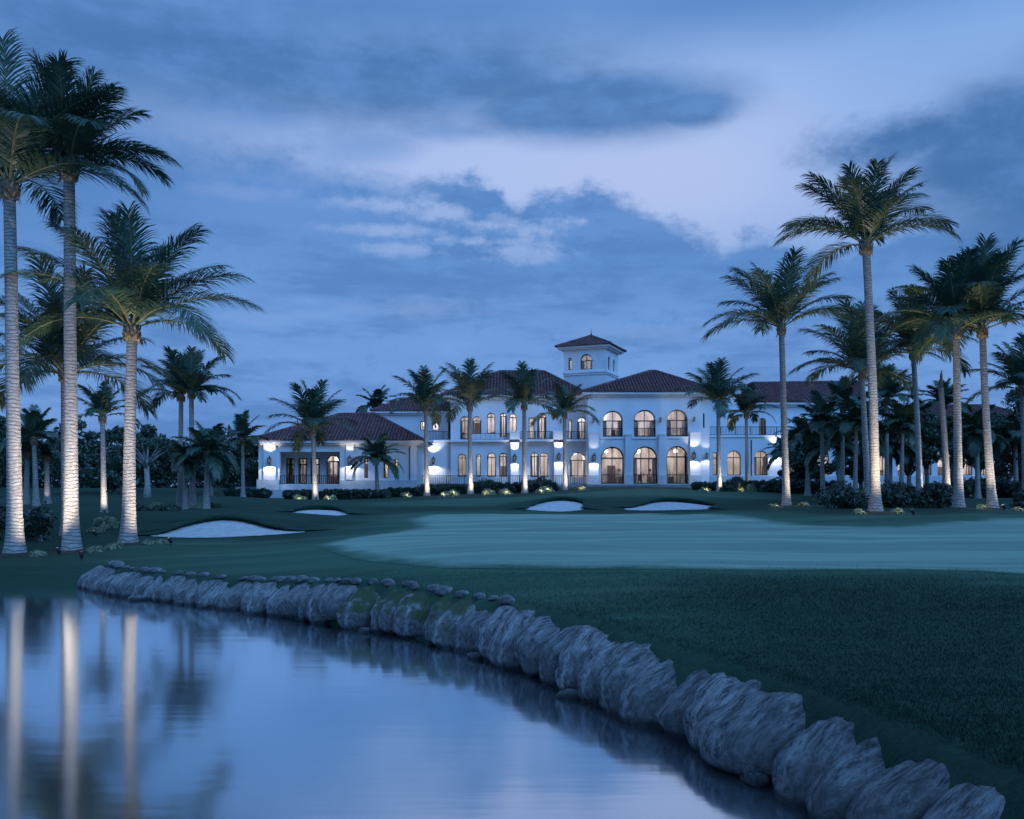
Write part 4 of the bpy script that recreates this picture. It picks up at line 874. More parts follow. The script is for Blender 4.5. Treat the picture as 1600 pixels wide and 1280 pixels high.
# ---------------------------------------------------------------- clubhouse
club = thing('clubhouse', 'large white stucco clubhouse with red tiled hip roofs, arched windows and a small tower', 'building', (0, 100, 3.3))
OC = (0, 100, 3.3)
def opening_poly(o, inset=0.0, n=14):
    u0, u1, z0, z1, arch = o; u0 += inset; u1 -= inset; z0 += inset; z1 -= inset
    if not arch: return [(u0, z0), (u1, z0), (u1, z1), (u0, z1)]
    rx = (u1-u0)/2; rz = min(rx, (z1-z0)*.6)*(arch if isinstance(arch, float) else 1); zc = z1-rz; cx = (u0+u1)/2
    return [(u0, z0), (u1, z0)]+[(cx+rx*math.cos(math.pi*k/n), zc+rz*math.sin(math.pi*k/n)) for k in range(n+1)]
class Wall:
    def __init__(s, O, u): s.O = Vector(O); s.u = Vector((u[0], u[1], 0)).normalized(); s.n = Vector((s.u.y, -s.u.x, 0))   # n points outward
    def P(s, u, z, d=0): return s.O+s.u*u+Vector((0, 0, z))-s.n*d
def wall_part(W, u0, u1, z0, z1, ops, t, name='wall', m_='stucco', ztop=None):
    outer = [(u0, z0), (u1, z0), (u1, z1), (u0, z1)]; loops = [outer]+[opening_poly(o) for o in ops]
    flat = [p for l in loops for p in l]; tri = tessellate_polygon([[Vector((a, b, 0)) for a, b in l] for l in loops])
    mb = MB(OC); n = len(flat)
    vs = [W.P(a, b, 0) for a, b in flat]+[W.P(a, b, t) for a, b in flat]
    fs = [tuple(t_) for t_ in tri]+[tuple(i+n for i in t_[::-1]) for t_ in tri]; k = 0
    for l in loops:
        m2 = len(l)
        for i in range(m2): a, b = k+i, k+(i+1) % m2; fs.append((a, b, b+n, a+n))
        k += m2
    mb.add(vs, fs); o = mb.build(name, M[m_], club)
    bm = bmesh.new(); bm.from_mesh(o.data); bmesh.ops.recalc_face_normals(bm, faces=bm.faces); bm.to_mesh(o.data); bm.free()
    return o
def bar(mb, W, u0, u1, z0, z1, d0, d1, mi=0):
    vs = [W.P(u, z, d) for u in (u0, u1) for z in (z0, z1) for d in (d0, d1)]
    mb.add(vs, [(0, 1, 3, 2), (4, 6, 7, 5), (0, 4, 5, 1), (2, 3, 7, 6), (0, 2, 6, 4), (1, 5, 7, 3)], mi)
rw = random.Random(77)
def window(W, o, depth=.28, fw=.10, mull=1, trans=True, name='window', curtain=None, mid=None, label=None):
    u0, u1, z0, z1, arch = o; mb = MB(OC); d0, d1 = depth, depth+.09
    outer = opening_poly(o, .004); inner = opening_poly(o, fw); n = len(outer)
    vs = [W.P(a, b, d0) for a, b in outer]+[W.P(a, b, d0) for a, b in inner]+[W.P(a, b, d1) for a, b in outer]+[W.P(a, b, d1) for a, b in inner]
    fs = []
    for i in range(n):
        j = (i+1) % n; fs += [(i, j, j+n, i+n), (i+2*n, i+3*n, j+3*n, j+2*n), (i+n, j+n, j+3*n, i+3*n), (i, i+2*n, j+2*n, j)]
    mb.add(vs, fs)
    rx = (u1-u0)/2; zt = z1-min(rx, (z1-z0)*.6)*(arch if isinstance(arch, float) else 1) if arch else z1-.25*(z1-z0)
    w_ = u1-u0
    for k in range(1, mull+1):
        uc = u0+w_*k/(mull+1); top = z1-fw
        if arch: top = zt+(z1-zt)*math.sqrt(max(0, 1-((uc-(u0+u1)/2)/rx)**2))-fw*.6
        bar(mb, W, uc-fw*.42, uc+fw*.42, z0+fw, top, d0+.01, d1-.01)
    if trans: bar(mb, W, u0+fw, u1-fw, zt-fw*.6, zt+fw*.6, d0+.005, d1-.005)
    if mid: bar(mb, W, u0+fw, u1-fw, mid-.03, mid+.03, d0+.012, d1-.012)
    wn = mb.build(name, M['frame'], club)
    if label: wn['label'] = label
    ip = opening_poly(o, fw*.5); g = MB(OC); g.add([W.P(a, b, d0+.045) for a, b in ip], [tuple(range(len(ip)))]); g.build('pane', M['glass'], wn)
    if curtain is None: curtain = rw.random() < .7
    if curtain:
        c = MB(OC); cw = w_*rw.uniform(.16, .30); zz = zt if arch else z1-.1
        for a, b in ((u0+.02, u0+cw), (u1-cw, u1-.02)):
            m_ = 8; vv = []; ff = []
            for k in range(m_+1):
                uu = a+(b-a)*k/m_; dd = d1+.22+.05*math.sin(k*2.4)
                vv += [W.P(uu, z0+.05, dd), W.P(uu, zz, dd), W.P(uu, z0+.05, dd+.012), W.P(uu, zz, dd+.012)]
            for k in range(m_): q = k*4; ff += [(q, q+4, q+5, q+1), (q+2, q+3, q+7, q+6)]
            c.add(vv, ff)
        c.build('curtain', M['curtain'], wn)
    return wn
def fw_(Y): return Wall((0, Y, 0), (1, 0))
def op(a, b, t, c, Y, arch=True): return (X(a, Y), X(b, Y), Z(c, Y), Z(t, Y), arch)
def room(x0, x1, y0, y1, z0, z1, lights, name='room'):
    mb = MB(OC)
    v = [(x, y, z) for x in (x0, x1) for y in (y0, y1) for z in (z0, z1)]
    mb.add(v, [(2, 3, 7, 6), (0, 1, 3, 2), (4, 6, 7, 5)]); mb.add(v, [(0, 2, 6, 4)], 1); mb.add(v, [(1, 5, 7, 3)], 0)
    o = mb.build(name, [M['inwall'], M['furn']], club)
    for (lx, ly, lz, pw) in lights: pointl(club, Vector((lx, ly, lz))-Vector(OC), pw*1.35, (.97, .92, .98) if lz > 9 else (1, .90, .82), .25, 'room_lamp')
    for (lx, ly, lz, pw) in lights:
        pm = MB(OC); pm.tube([(lx, ly-.7, z1-.02), (lx, ly-.7, z1-.9)], [.02, .02], 6, 0); pm.tube([(lx, ly-.7, z1-.88), (lx, ly-.7, z1-.95), (lx, ly-.7, z1-1.25), (lx, ly-.7, z1-1.32)], [.06, .20, .24, .08], 10, 1); pm.build('added_pendant_lamp', [M['metal'], M['added_pendant']], club)  # glowing pendants added to give the lit rooms sparkle through the panes
    # furnishings seen through the panes
    f = MB(OC); n = int((x1-x0)/1.7)
    for i in range(n):
        if rw.random() < .75:
            cx = x0+(i+.5)*1.7+rw.uniform(-.4, .4); cy = y0+rw.uniform(1.6, y1-y0-1.4); k = rw.random()
            if k < .5:                            # high backed chair
                f.box(cx-.25, cx+.25, cy-.25, cy+.25, z0+.42, z0+.50); f.box(cx-.25, cx+.25, cy+.2, cy+.26, z0+.5, z0+1.15)
                for a in (-.22, .18):
                    for b in (-.22, .2): f.box(cx+a, cx+a+.04, cy+b, cy+b+.04, z0, z0+.42)
            elif k < .8:                          # cabinet with lamp
                f.box(cx-.5, cx+.5, y1-.6, y1-.06, z0, z0+1.0); f.box(cx-.42, cx-.36, y1-.4, y1-.34, z0+1.0, z0+1.6); f.box(cx-.55, cx-.2, y1-.52, y1-.2, z0+1.6, z0+1.9)
            else:                                 # tall shelf
                f.box(cx-.45, cx+.45, y1-.45, y1-.05, z0, z0+2.3)
    if f.v: f.build('furniture', M['furn'], club)
def roof_faces(name, faces, rib=.36, r=.125, over=None):
    """faces: polygons listed bottom-left, bottom-right, (top-right,) top-left, seen from outside"""
    mb = MB(OC)
    for Pn in faces:
        Pn = [Vector(p) for p in Pn]; U = (Pn[1]-Pn[0]).normalized(); Nn = (Pn[1]-Pn[0]).cross(Pn[-1]-Pn[0]).normalized(); Vv = Nn.cross(U)
        if Nn.z < 0: Nn = -Nn; Vv = -Vv
        mb.add([p+Nn*0 for p in Pn], [tuple(range(len(Pn)))], 1)
        L2 = [((p-Pn[0]).dot(U), (p-Pn[0]).dot(Vv)) for p in Pn]; W_ = (Pn[1]-Pn[0]).length; n = max(3, int(W_/rib)); st = W_/n
        for i in range(n):
            u = (i+.5)*st; vmax = 0
            for k in range(1, len(L2)):
                (a, b), (c, d) = L2[k], L2[(k+1) % len(L2)]
                if (a-u)*(c-u) <= 0 and abs(a-c) > 1e-6: vmax = max(vmax, b+(d-b)*(u-a)/(c-a))
            if vmax < .15: continue
            m_ = max(1, int(vmax/.45)); vs = []; fs = []; ns = 5; jit = random.uniform(-.02, .02)
            for j in range(m_+1):
                for e in (0, 1):
                    if j == m_ and e: break
                    v_ = (j+e*.999)*vmax/m_-.06; rad = r*(1.10 if e == 0 else .86)
                    for q in range(ns+1):
                        a = math.pi*q/ns; vs.append(Pn[0]+U*(u+jit+rad*math.cos(a))+Vv*v_+Nn*(rad*math.sin(a)*1.05+.005))
            rows = len(vs)//(ns+1)
            for j in range(rows-1):
                for q in range(ns): b = j*(ns+1)+q; fs.append((b, b+1, b+ns+2, b+ns+1))
            fs.append(tuple(range(ns+1)))
            mb.add(vs, fs, 0)
        # ridge and hip caps
        for k in range(1, len(Pn)):
            a, b = Pn[k], Pn[(k+1) % len(Pn)]
            mb.tube([a+Nn*.06, b+Nn*.06], [.15, .15], 6, 0)
    return mb.build(name, [M['tile'], M['tile_dark']], club)
def hip(x0, x1, y0, y1, ze, r0, r1, name='roof', faces=('f', 'l', 'r', 'b')):
    A, B, C_, D_ = (x0, y0, ze), (x1, y0, ze), (x1, y1, ze), (x0, y1, ze); F_ = []
    if 'f' in faces: F_.append([A, B, r1, r0] if r0 != r1 else [A, B, r0])
    if 'r' in faces: F_.append([B, C_, r1])
    if 'b' in faces: F_.append([C_, D_, r0, r1] if r0 != r1 else [C_, D_, r0])
    if 'l' in faces: F_.append([D_, A, r0])
    return roof_faces(name, F_)
def cornice(x0, x1, y0, y1, zt, h=.26, name='cornice', m_='trim'):
    mb = MB(OC); mb.box(x0, x1, y0, y1, zt-h, zt-.012); mb.box(x0+.35, x1-.35, y0+.35, y1-.35, zt-h-.22, zt-h-.004); return mb.build(name, M[m_], club)
def plain(name, x0, x1, y0, y1, z0, z1, m_='stucco'):
    return MB(OC).box(x0, x1, y0, y1, z0, z1).build(name, M[m_], club)
def railing(x0, x1, Y, z0, h=1.05, step=.16, name='railing', th=.02, par=None):
    mb = MB(OC); mb.box(x0, x1, Y-.03, Y+.03, z0+h-.06, z0+h); mb.box(x0, x1, Y-.02, Y+.02, z0+.06, z0+.10)
    n = int((x1-x0)/step)
    for i in range(n+1):
        x = x0+(x1-x0)*i/max(1, n); t = .045 if i % 10 == 0 else th
        mb.box(x-t, x+t, Y-t*.9, Y+t*.9, z0, z0+h-.06)
    return mb.build(name, M['metal'], par or club)
def lantern(px, py, Y, W_=None, up=55, down=110, big=1.0):
    x, z = X(px, Y), Z(py, Y); y = Y-.32; mb = MB(OC); s = big*1.15
    mb.box(x-.05*s, x+.05*s, Y-.06, Y, z-.30*s, z+.30*s); mb.tube([(x, Y-.05, z+.34*s), (x, Y-.2, z+.46*s), (x, y, z+.42*s)], [.03*s, .03*s, .03*s], 6)
    mb.tube([(x, y, z+.52*s), (x, y, z+.36*s), (x, y, z+.24*s), (x, y, z+.22*s)], [.02, .07*s, .20*s, .20*s], 6)
    mb.tube([(x, y, z-.30*s), (x, y, z-.24*s), (x, y, z-.20*s)], [.05*s, .12*s, .13*s], 6)
    for a in range(6):
        q = a/6*6.283; p0 = Vector((x+.19*s*math.cos(q), y+.19*s*math.sin(q), z+.22*s)); p1 = Vector((x+.12*s*math.cos(q), y+.12*s*math.sin(q), z-.2*s)); mb.tube([p0, p1], [.018*s, .018*s], 4)
    o = mb.build('wall_lantern', M['metal'], club)
    MB(OC).tube([(x, y, z-.19*s), (x, y, z+.21*s)], [.11*s, .165*s], 6).build('lantern_glass', M['lantern_glass'], o)
    L = Vector((x, Y-.42, z))-Vector(OC)
    if down: spot(club, L-Vector((0, .26, .40*s)), L+Vector((0, .25, -3.0)), down*.62, 150, (1, .95, .90), .25, .05, 'lantern_lamp')
    if up: spot(club, L+Vector((0, -.26, .60*s)), L+Vector((0, .35, 3.5)), up*1.1, 110, (1, .95, .90), .6, .05, 'lantern_lamp')
    return o
FL = 3.67                                                             # floor level

# --- block A: projecting entrance block
YA = 100; wA = fw_(YA); xa0, xa1 = X(918.6, YA), X(1094.3, YA); zA = Z(613.5, YA); z2 = Z(684, YA)
opsA = [op(939, 975, 698, 756.2, YA), op(989.5, 1027.5, 697.5, 756.2, YA), op(1041.6, 1075.4, 697, 756.2, YA),
        op(942, 973, 642, 682.5, YA), op(990.5, 1024.5, 640.5, 682.5, YA), op(1041.5, 1074.8, 640, 682, YA)]
wall_part(wA, xa0, xa1, 3.0, zA, opsA, .5)
for i, o in enumerate(opsA):
    u0, u1, z0_, z1_, ar = o
    if i < 3:
        dd = .9
        # deep reveal lining, then the glazed door screen
        ow = (u0+.004+(.42 if i == 0 else 0), u1-.004, z0_+.01, z1_-.01, True)
        window(wA, o, .40, .13, 2 if i == 1 else 1, True, 'glazed_door', mid=z0_+1.1)
    else: window(wA, o, .34, .10, 1, True, 'window', mid=z0_+.95)
for i in range(3): u0, u1, z0_, z1_, ar = opsA[3+i]; railing(u0+.02, u1-.02, YA+.12, z0_+.02, .95, .15)
for i in range(3): u0, u1, z0_, z1_, ar = opsA[i]; railing(u0+.02, u1-.02, YA+.12, z0_+.02, 1.0, .15, 'door_railing')
# surrounds
def arch_trim(W, o, wd=.22, pr=.05, name='arch_surround'):
    u0, u1, z0, z1, ar = o; rx = (u1-u0)/2; rz = min(rx, (z1-z0)*.6); zc = z1-rz; cx = (u0+u1)/2; n = 16; mb = MB(OC); vs = []; fs = []
    for k in range(n+1):
        a = math.pi*k/n; c_, s_ = math.cos(a), math.sin(a)
        vs += [W.P(cx+(rx+.01)*c_, zc+(rz+.01)*s_, -.004), W.P(cx+(rx+.01)*c_, zc+(rz+.01)*s_, -pr), W.P(cx+(rx+wd)*c_, zc+(rz+wd)*s_, -pr), W.P(cx+(rx+wd)*c_, zc+(rz+wd)*s_, -.004)]
    for k in range(n): b = k*4; fs += [(b+j, b+(j+1) % 4, b+4+(j+1) % 4, b+4+j) for j in range(4)]
    mb.add(vs, fs); return mb.build(name, M['stucco'], club)
for o in opsA[3:]: arch_trim(wA, o)
plain('wall', xa0, xa0+.5, YA+.5, YA+12.5, 3.0, zA); 
plain('wall', xa1-.5, xa1, YA+.5, YA+12.5, 3.0, zA)
xs_ = X(1108.5, YA+.6)
wall_part(fw_(YA+.6), xa1+.003, xs_, 3.0, zA-.05, [(xa1+.42, xa1+.62, Z(668, YA), Z(645, YA), True)], .5)
plain('wall', xs_-.4, xs_, YA+1.1, YA+9, 3.0, zA-.05)
# sills, string course and pilasters
for a, b, pyy in ((938, 976, 683.6), (988, 1027, 683.6), (1040, 1078, 683.2)):
    plain('sill', X(a, YA), X(b, YA), YA-.14, YA-.003, Z(pyy, YA)-.16, Z(pyy, YA)+.05, 'trim')
def pilaster(px0, px1, Y, pyt, proud=.34, flare=True):
    x0, x1 = X(px0, Y), X(px1, Y); zt = Z(pyt, Y); mb = MB(OC); mb.box(x0, x1, Y-proud, Y-.003, 3.0, zt-.28)
    e = .10; vs = [(x0, Y-proud, zt-.28), (x1, Y-proud, zt-.28), (x1, Y-.003, zt-.28), (x0, Y-.003, zt-.28), (x0-e, Y-proud-e, zt), (x1+e, Y-proud-e, zt), (x1+e, Y-.003, zt), (x0-e, Y-.003, zt)]
    mb.add(vs, [(0, 1, 5, 4), (1, 2, 6, 5), (3, 0, 4, 7), (4, 5, 6, 7)]); return mb.build('pilaster', M['stucco'], club)
for a, b in ((973.6+3, 986), (1028.8, 1040)): pilaster(a, b, YA, 679)
pilaster(1077.5, 1094, YA, 676); pilaster(919.4, 935, YA, 676)
for a, b in ((918.2, 937.5), (975.4, 989), (1027.8, 1041.2), (1076, 1094.8)):
    plain('plinth', X(a, YA), X(b, YA), YA-.46, YA-.30, 3.1, Z(742.5, YA), 'plinth'); 
lantern(928, 716, YA-.34, None, 30, 130); lantern(1083.5, 713, YA-.34, None, 90, 150)
for px_, py_ in ((1084, 656), (927, 658), (1031.5, 657)): lantern(px_, py_, YA, None, 0, 0, .62)
e0, e1 = X(909, 99.3), X(1127, 99.3)
cornice(e0+.1, e1-.1, 99.4, 113.1, zA+.02)
hip(e0, e1, 99.3, 113.2, zA+.03, (16.35, 106.4, 17.15), (17.1, 106.4, 17.15))
room(xa0+.5, xa1-.5, YA+.52, YA+6.5, FL, z2-.25, [(10.8, 103.6, 7.2, 150), (14.6, 103.6, 7.2, 190), (18.8, 103.6, 7.2, 150)])
room(xa0+.5, xa1-.5, YA+.52, YA+6.5, z2+.02, zA-.4, [(11, 103.8, 12.0, 150), (14.8, 103.8, 12.0, 150), (18.6, 103.8, 12.0, 150)])

# --- tower
TW = Vector((9.55, 108.0, 0)); th = R(-22.6); hs = 2.6; ct, st_ = math.cos(th), math.sin(th)
def tp(a, b, z=0): return Vector((TW.x+a*ct-b*st_, TW.y+a*st_+b*ct, z))
ztw = Z(547, 106)
fr = Wall(tp(-hs, -hs), (ct, st_)); rg_ = Wall(tp(hs, -hs), (-st_, ct)); zs0 = Z(580, 106)
tops = [(.55, 1.05, zs0+.2, Z(558.5, 106), True), (2.05, 3.55, zs0+.15, Z(554.5, 106), True)]
wall_part(fr, 0, 2*hs, 8.0, ztw, tops, .35); 
for o in tops: window(fr, o, .2, .09, 1 if o[1]-o[0] > 1 else 0, True)
arch_trim(fr, tops[1], .25, .06)
t2 = [(.9, 1.9, zs0+.15, Z(557, 106), True), (3.0, 3.9, zs0+.15, Z(558, 106), True)]
wall_part(rg_, .002, 2*hs, 8.0, ztw, t2, .35)
for o in t2: window(rg_, o, .2, .08, 1, True)
bk = Wall(tp(hs, hs), (-ct, -st_)); wall_part(bk, .002, 2*hs-.002, 8.0, ztw, [], .3)
lf = Wall(tp(-hs, hs), (st_, -ct)); wall_part(lf, .002, 2*hs-.002, 8.0, ztw, [], .3)
def tbox(name, a0, z0, z1, m_='trim'):
    mb = MB(OC); mb.obox(tp(0, 0, (z0+z1)/2), (a0*ct, a0*st_, 0), (-a0*st_, a0*ct, 0), (0, 0, (z1-z0)/2)); return mb.build(name, M[m_], club)
def tring(name, a0, z0, z1, w_=.14, m_='trim'):
    mb = MB(OC)
    for sx, sy in ((0, -1), (0, 1), (1, 0), (-1, 0)):
        c = tp(sx*a0, sy*a0, (z0+z1)/2)
        if sx: mb.obox(c, (w_/2*ct, w_/2*st_, 0), (-(a0-w_/2-.002)*st_, (a0-w_/2-.002)*ct, 0), (0, 0, (z1-z0)/2))
        else: mb.obox(c, ((a0+w_/2)*ct, (a0+w_/2)*st_, 0), (-w_/2*st_, w_/2*ct, 0), (0, 0, (z1-z0)/2))
    return mb.build(name, M[m_], club)
tring('string_course', hs+.075, Z(583.5, 106), Z(581.5, 106)); tring('string_course', hs+.06, Z(586.5, 106), Z(585.5, 106), .11)
tbox('cornice', hs+.62, ztw+.16, ztw+.38); tbox('cornice', hs+.35, ztw+.003, ztw+.157)
tb = MB(OC).box(-1, 1, -1, 1, 0, 1)
eh = hs+.78; cz = ztw+.40; ap = tuple(tp(0, 0, Z(525.5, 108)))
Q = [tuple(tp(a, b, cz)) for a, b in ((-eh, -eh), (eh, -eh), (eh, eh), (-eh, eh))]
roof_faces('roof', [[Q[0], Q[1], ap], [Q[1], Q[2], ap], [Q[2], Q[3], ap], [Q[3], Q[0], ap]], .34, .12)
MB(OC).tube([Vector(ap), Vector(ap)+Vector((0, 0, .25)), Vector(ap)+Vector((0, 0, .35)), Vector(ap)+Vector((0, 0, .95))], [.12, .10, .04, .015], 8).build('finial', M['metal'], club)
mb = MB(OC); inn = hs-.36
mb.obox(tp(0, 0, zs0-.35), (inn*ct, inn*st_, 0), (-inn*st_, inn*ct, 0), (0, 0, .05)); mb.build('floor', M['inwall'], club)
pointl(club, tp(.2, -.2, zs0+1.9)-Vector(OC), 70, (1, .93, .90), .2, 'room_lamp')

# --- block C: middle wing
YC = 103; wC = fw_(YC); xc0, xc1 = X(704, YC), X(919.5, YC); zC = Z(618, YC); zm = Z(689, YC)
upC = [op(719, 733, 650.5, 686.5, YC), op(738, 752, 650.5, 678, YC), op(760.7, 773.8, 645, 677.5, YC), op(781, 792.3, 645, 683, YC), op(795, 807.5, 646, 683, YC),
       op(826, 835.5, 652.5, 686, YC, False), op(839.5, 853.7, 645, 686, YC), op(888.5, 893.5, 655, 686.5, YC), op(902, 916.5, 652, 686.5, YC)]
loC = [op(715.3, 728.6, 709, 745, YC), op(743.8, 751.4, 709, 745, YC), op(761, 775, 707.5, 745, YC), op(780, 792, 707.5, 745, YC), op(828.8, 842, 707, 745.5, YC, .9), op(843.8, 856.8, 707, 745.5, YC, .9),
       op(890.5, 916, 706.5, 756, YC)]
wall_part(wC, xc0, xc1, 3.0, zC, upC+loC, .5)
for i, o in enumerate(upC):
    window(wC, o, .3, .085, 1 if o[1]-o[0] > .8 else 0, True, label='dark unlit arched window' if i == 1 else None); 
for i, o in enumerate(loC): window(wC, o, .3, .09, 1 if o[1]-o[0] > .75 else 0, True, 'glazed_door' if i == 6 else 'window')
for o in (upC[2], upC[6], upC[0], loC[0], loC[2], loC[3]): arch_trim(wC, o, .18, .045)
for a, b in ((812.5, 863), (881.5, 918)): railing(X(a, YC-.9), X(b, YC-.9), YC-.9, Z(687, YC-.9), .95, .17)
for a, b in ((721, 796),): railing(X(a, YC-.5), X(b, YC-.5), YC-.5, Z(687.5, YC-.5), .75, .5, th=.014)
plain('balcony_slab', X(812, YC), X(864, YC), YC-1.05, YC-.003, zm-.10, zm+.12, 'trim'); plain('balcony_slab', X(881, YC), X(917.8, YC), YC-1.05, YC-.003, zm-.10, zm+.12, 'trim')
plain('string_course', xc0, X(796, YC), YC-.62, YC-.003, zm-.12, zm+.10, 'trim')
for a, b, lp in ((797, 811.5, 803.5), (864.5, 881, 873)):
    x0, x1 = X(a, YC), X(b, YC); pilaster(a+1, b-1, YC, 692, .75); plain('balcony_pier', x0-.05, x1+.05, YC-.98, YC-.003, zm+.13, Z(676.5, YC)); plain('pier_cap', x0-.12, x1+.12, YC-1.05, YC-.003, Z(676.5, YC)+.003, Z(674.5, YC), 'trim')
lantern(804.2, 717, YC-.75, None, 130, 150); lantern(873, 714.5, YC-.75, None, 120, 150); lantern(876, 659, YC, None, 0, 0, .6)
plain('plinth', xc0, X(918, YC), YC-.20, YC-.001, 3.0, Z(745.5, YC), 'plinth')
plain('wall', xc0, xc0+.5, YC+.502, YC+12, 3.0, zC)
ce0, ce1 = X(690, 102.2), X(912, 102.2); cornice(ce0+.1, ce1, 102.3, 115.4, zC+.02); hip(ce0, ce1+.6, 102.2, 115.5, zC+.03, (-1.5, 108.9, Z(581, 108.9)), (3.9, 108.9, Z(581, 108.9)))
room(xc0+.5, xc1-.3, YC+.52, YC+5.5, FL, zm-.2, [(-5.5, 105.5, 7.0, 110), (-1.8, 105.6, 7.0, 150), (3.3, 105.6, 7.0, 190), (7.3, 105.6, 7.0, 110)])
room(xc0+.5, xc1-.3, YC+.52, YC+5.0, zm+.12, zC-.4, [(-5.3, 105.4, 12.2, 130), (-1.6, 105.4, 12.2, 120), (.4, 105.4, 12.2, 130), (3.6, 105.6, 12.2, 90), (7.6, 105.4, 12.2, 80)])

# --- block D: upper left block and the ground floor bay with a balcony
YD = 107; wD = fw_(YD); xd0, xd1 = X(588, YD), X(700, YD); zD = Z(643, YD)
opD = [op(656.5, 664, 657.5, 672.5, YD), op(675, 686, 657, 673, YD)]
wall_part(wD, xd0, xd1, 3.0, zD, opD, .4); [window(wD, o, .22, .09, 1, False) for o in opD]
plain('wall', xd0, xd0+.4, YD+.402, YD+10, 3.0, zD)
d0, d1 = X(579, 106.3), X(702, 106.3); cornice(d0+.1, d1, 106.4, 118, zD+.02); hip(d0, d1+1.5, 106.3, 118.1, zD+.03, (-12.2, 112, Z(620, 112)), (-6.8, 112, Z(617, 112)))
room(xd0+.4, xd1, YD+.42, YD+4.5, Z(690, YD), zD-.3, [(-10.6, 109, 11.3, 120), (-9, 109, 11.3, 120)])
YE = 103.5; wE = fw_(YE); xb0, xb1 = X(640, YE), X(694, YE); zb_ = Z(691, YE)
opE = [op(651, 667.5, 719, 745, YE, False)]
wall_part(wE, xb0, xb1, 3.0, zb_, opE, .4); window(wE, opE[0], .25, .09, 1, False, 'glazed_door')
# rounded right end of the bay
mb = MB(OC); n_ = 14; cx_ = xb1; ry = 3.2; pr = [(cx_+1.05*math.sin(a), YE+1.6-1.6*math.cos(a)) for a in np.linspace(0, math.pi/2, n_)]
vs = []; fs = []
for (a, b) in pr: vs += [(a, b, 3.0), (a, b, zb_)]
for i in range(n_-1): fs.append((2*i, 2*i+2, 2*i+3, 2*i+1))
mb.add(vs, fs); mb.build('curved_wall', M['stucco'], club, True)
plain('balcony_slab', xb0-.1, xb1+.95, YE-.12, YD-.003, zb_+.003, zb_+.26, 'trim')
plain('wall', xb0+.001, xb0+.4, YE+.401, YD-.003, 3.0, zb_)
railing(X(668, YE), X(703, YE)+.1, YE+.05, zb_+.26, 1.0, .17)
lantern(677.5, 721, YE, None, 150, 170)
room(xb0+.4, xb1-.2, YE+.42, YD-.1, FL, zb_-.1, [(-10, 105, 7, 70)])
plain('plinth', xb0-.05, xb1+.3, YE-.15, YE-.001, 3.0, Z(745.5, YE), 'plinth')
mb = MB(OC); cx_, cy_, cz_ = X(614, 111), 111, Z(627, 111); mb.box(cx_-.8, cx_+.8, 110.4, 111.6, cz_-2.4, cz_); mb.box(cx_-.95, cx_+.95, 110.25, 111.75, cz_+.003, cz_+.2); mb.box(cx_-.6, cx_+.6, 110.5, 111.5, cz_+.203, cz_+.5); mb.build('chimney', M['stucco'], club)

# --- block E: single storey left wing with loggia
YL = 94; wL = fw_(YL); xl0, xl1 = X(404, YL), X(651, YL); zL = Z(689, YL); FLL = Z(757, YL)
opL = [op(437, 531, 706, 756.8, YL, False), op(599, 607, 717, 747, YL, False), op(616, 622, 717, 747, YL, False), op(569, 575, 717, 747, YL, False)]
wall_part(wL, xl0, xl1, 1.9, zL, opL, .45)
[window(wL, o, .25, .09, 0, False) for o in opL[1:]]
# loggia recess with glazed screen and lit archway
yb = YL+3.0; wB = fw_(yb); lx0, lx1 = opL[0][0]-.5, opL[0][1]+1.2
opB = [op(447, 460, 716, 756, yb, False), op(466, 480, 716, 756, yb, False), op(485, 500, 716, 756, yb, False), op(510, 530.5, 711, 756, yb)]
wall_part(wB, lx0, lx1, FLL-.3, zL-.3, opB, .3); [window(wB, o, .1, .11, 1, True, 'glazed_door', mid=FLL+1.1) for o in opB]
plain('loggia_ceiling', lx0, lx1, YL+.452, yb-.002, zL-.6, zL-.45, 'stucco'); plain('loggia_floor', lx0, lx1, YL+.452, yb-.002, FLL-.15, FLL, 'terrace')
plain('wall', lx0-.2, lx0, YL+.452, yb+5, FLL-.3, zL-.3); plain('wall', lx1, lx1+.2, YL+.452, yb+5, FLL-.3, zL-.3)
railing(opL[0][0]+.02, opL[0][1]-.02, YL+.1, FLL, .95, .21, 'balustrade', .035)
room(lx0, lx1, yb+.31, yb+4.5, FLL, zL-.6, [(-22, yb+2.4, 6.8, 55), (-19.2, yb+2.2, 7.0, 150)])
room(lx1+.3, xl1-.5, YL+.47, YL+4.5, FLL, zL-.6, [(-14.5, YL+2.4, 6.8, 90), (-12.5, YL+2.4, 6.8, 60)])
for a, b in ((406.5, 431.5), (541, 553.5)):
    plain('pilaster', X(a, YL)+(.4 if a < 500 else 0), X(b, YL), YL-.25, YL-.003, Z(750, YL), zL-.3)
plain('plinth', xl0-.12, X(437, YL), YL-.32, YL-.002, 1.9, Z(749.5, YL), 'plinth'); plain('plinth', X(531, YL), xl1+.05, YL-.20, YL-.002, 1.9, Z(750.5, YL), 'plinth'); plain('plinth', X(437, YL)+.003, X(531, YL)-.003, YL-.15, YL-.002, 1.9, FLL-.02, 'plinth')
lantern(422, 721, YL-.25, None, 130, 190); lantern(547, 720, YL-.25, None, 60, 170)
plain('wall', xl0, xl0+.45, YL+.452, YL+12, 1.9, zL); plain('wall', xl1-.45, xl1, YL+.452, YL+9, 1.9, zL)
MB(OC).tube([(X(640, YL), YL-.08, 2.4), (X(640, YL), YL-.08, zL-.8), (X(641.5, YL), YL-.12, zL-.6)], [.05, .05, .05], 6).build('drain_pipe', M['metal'], club)
l0, l1 = X(389, 93.2), X(662, 93.2); cornice(l0+.1, l1-.1, 93.3, 107, zL+.02); hip(l0, l1, 93.2, 107.1, zL+.03, (-19.3, 100, Z(648, 100)), (-15.4, 100, Z(647, 100)))
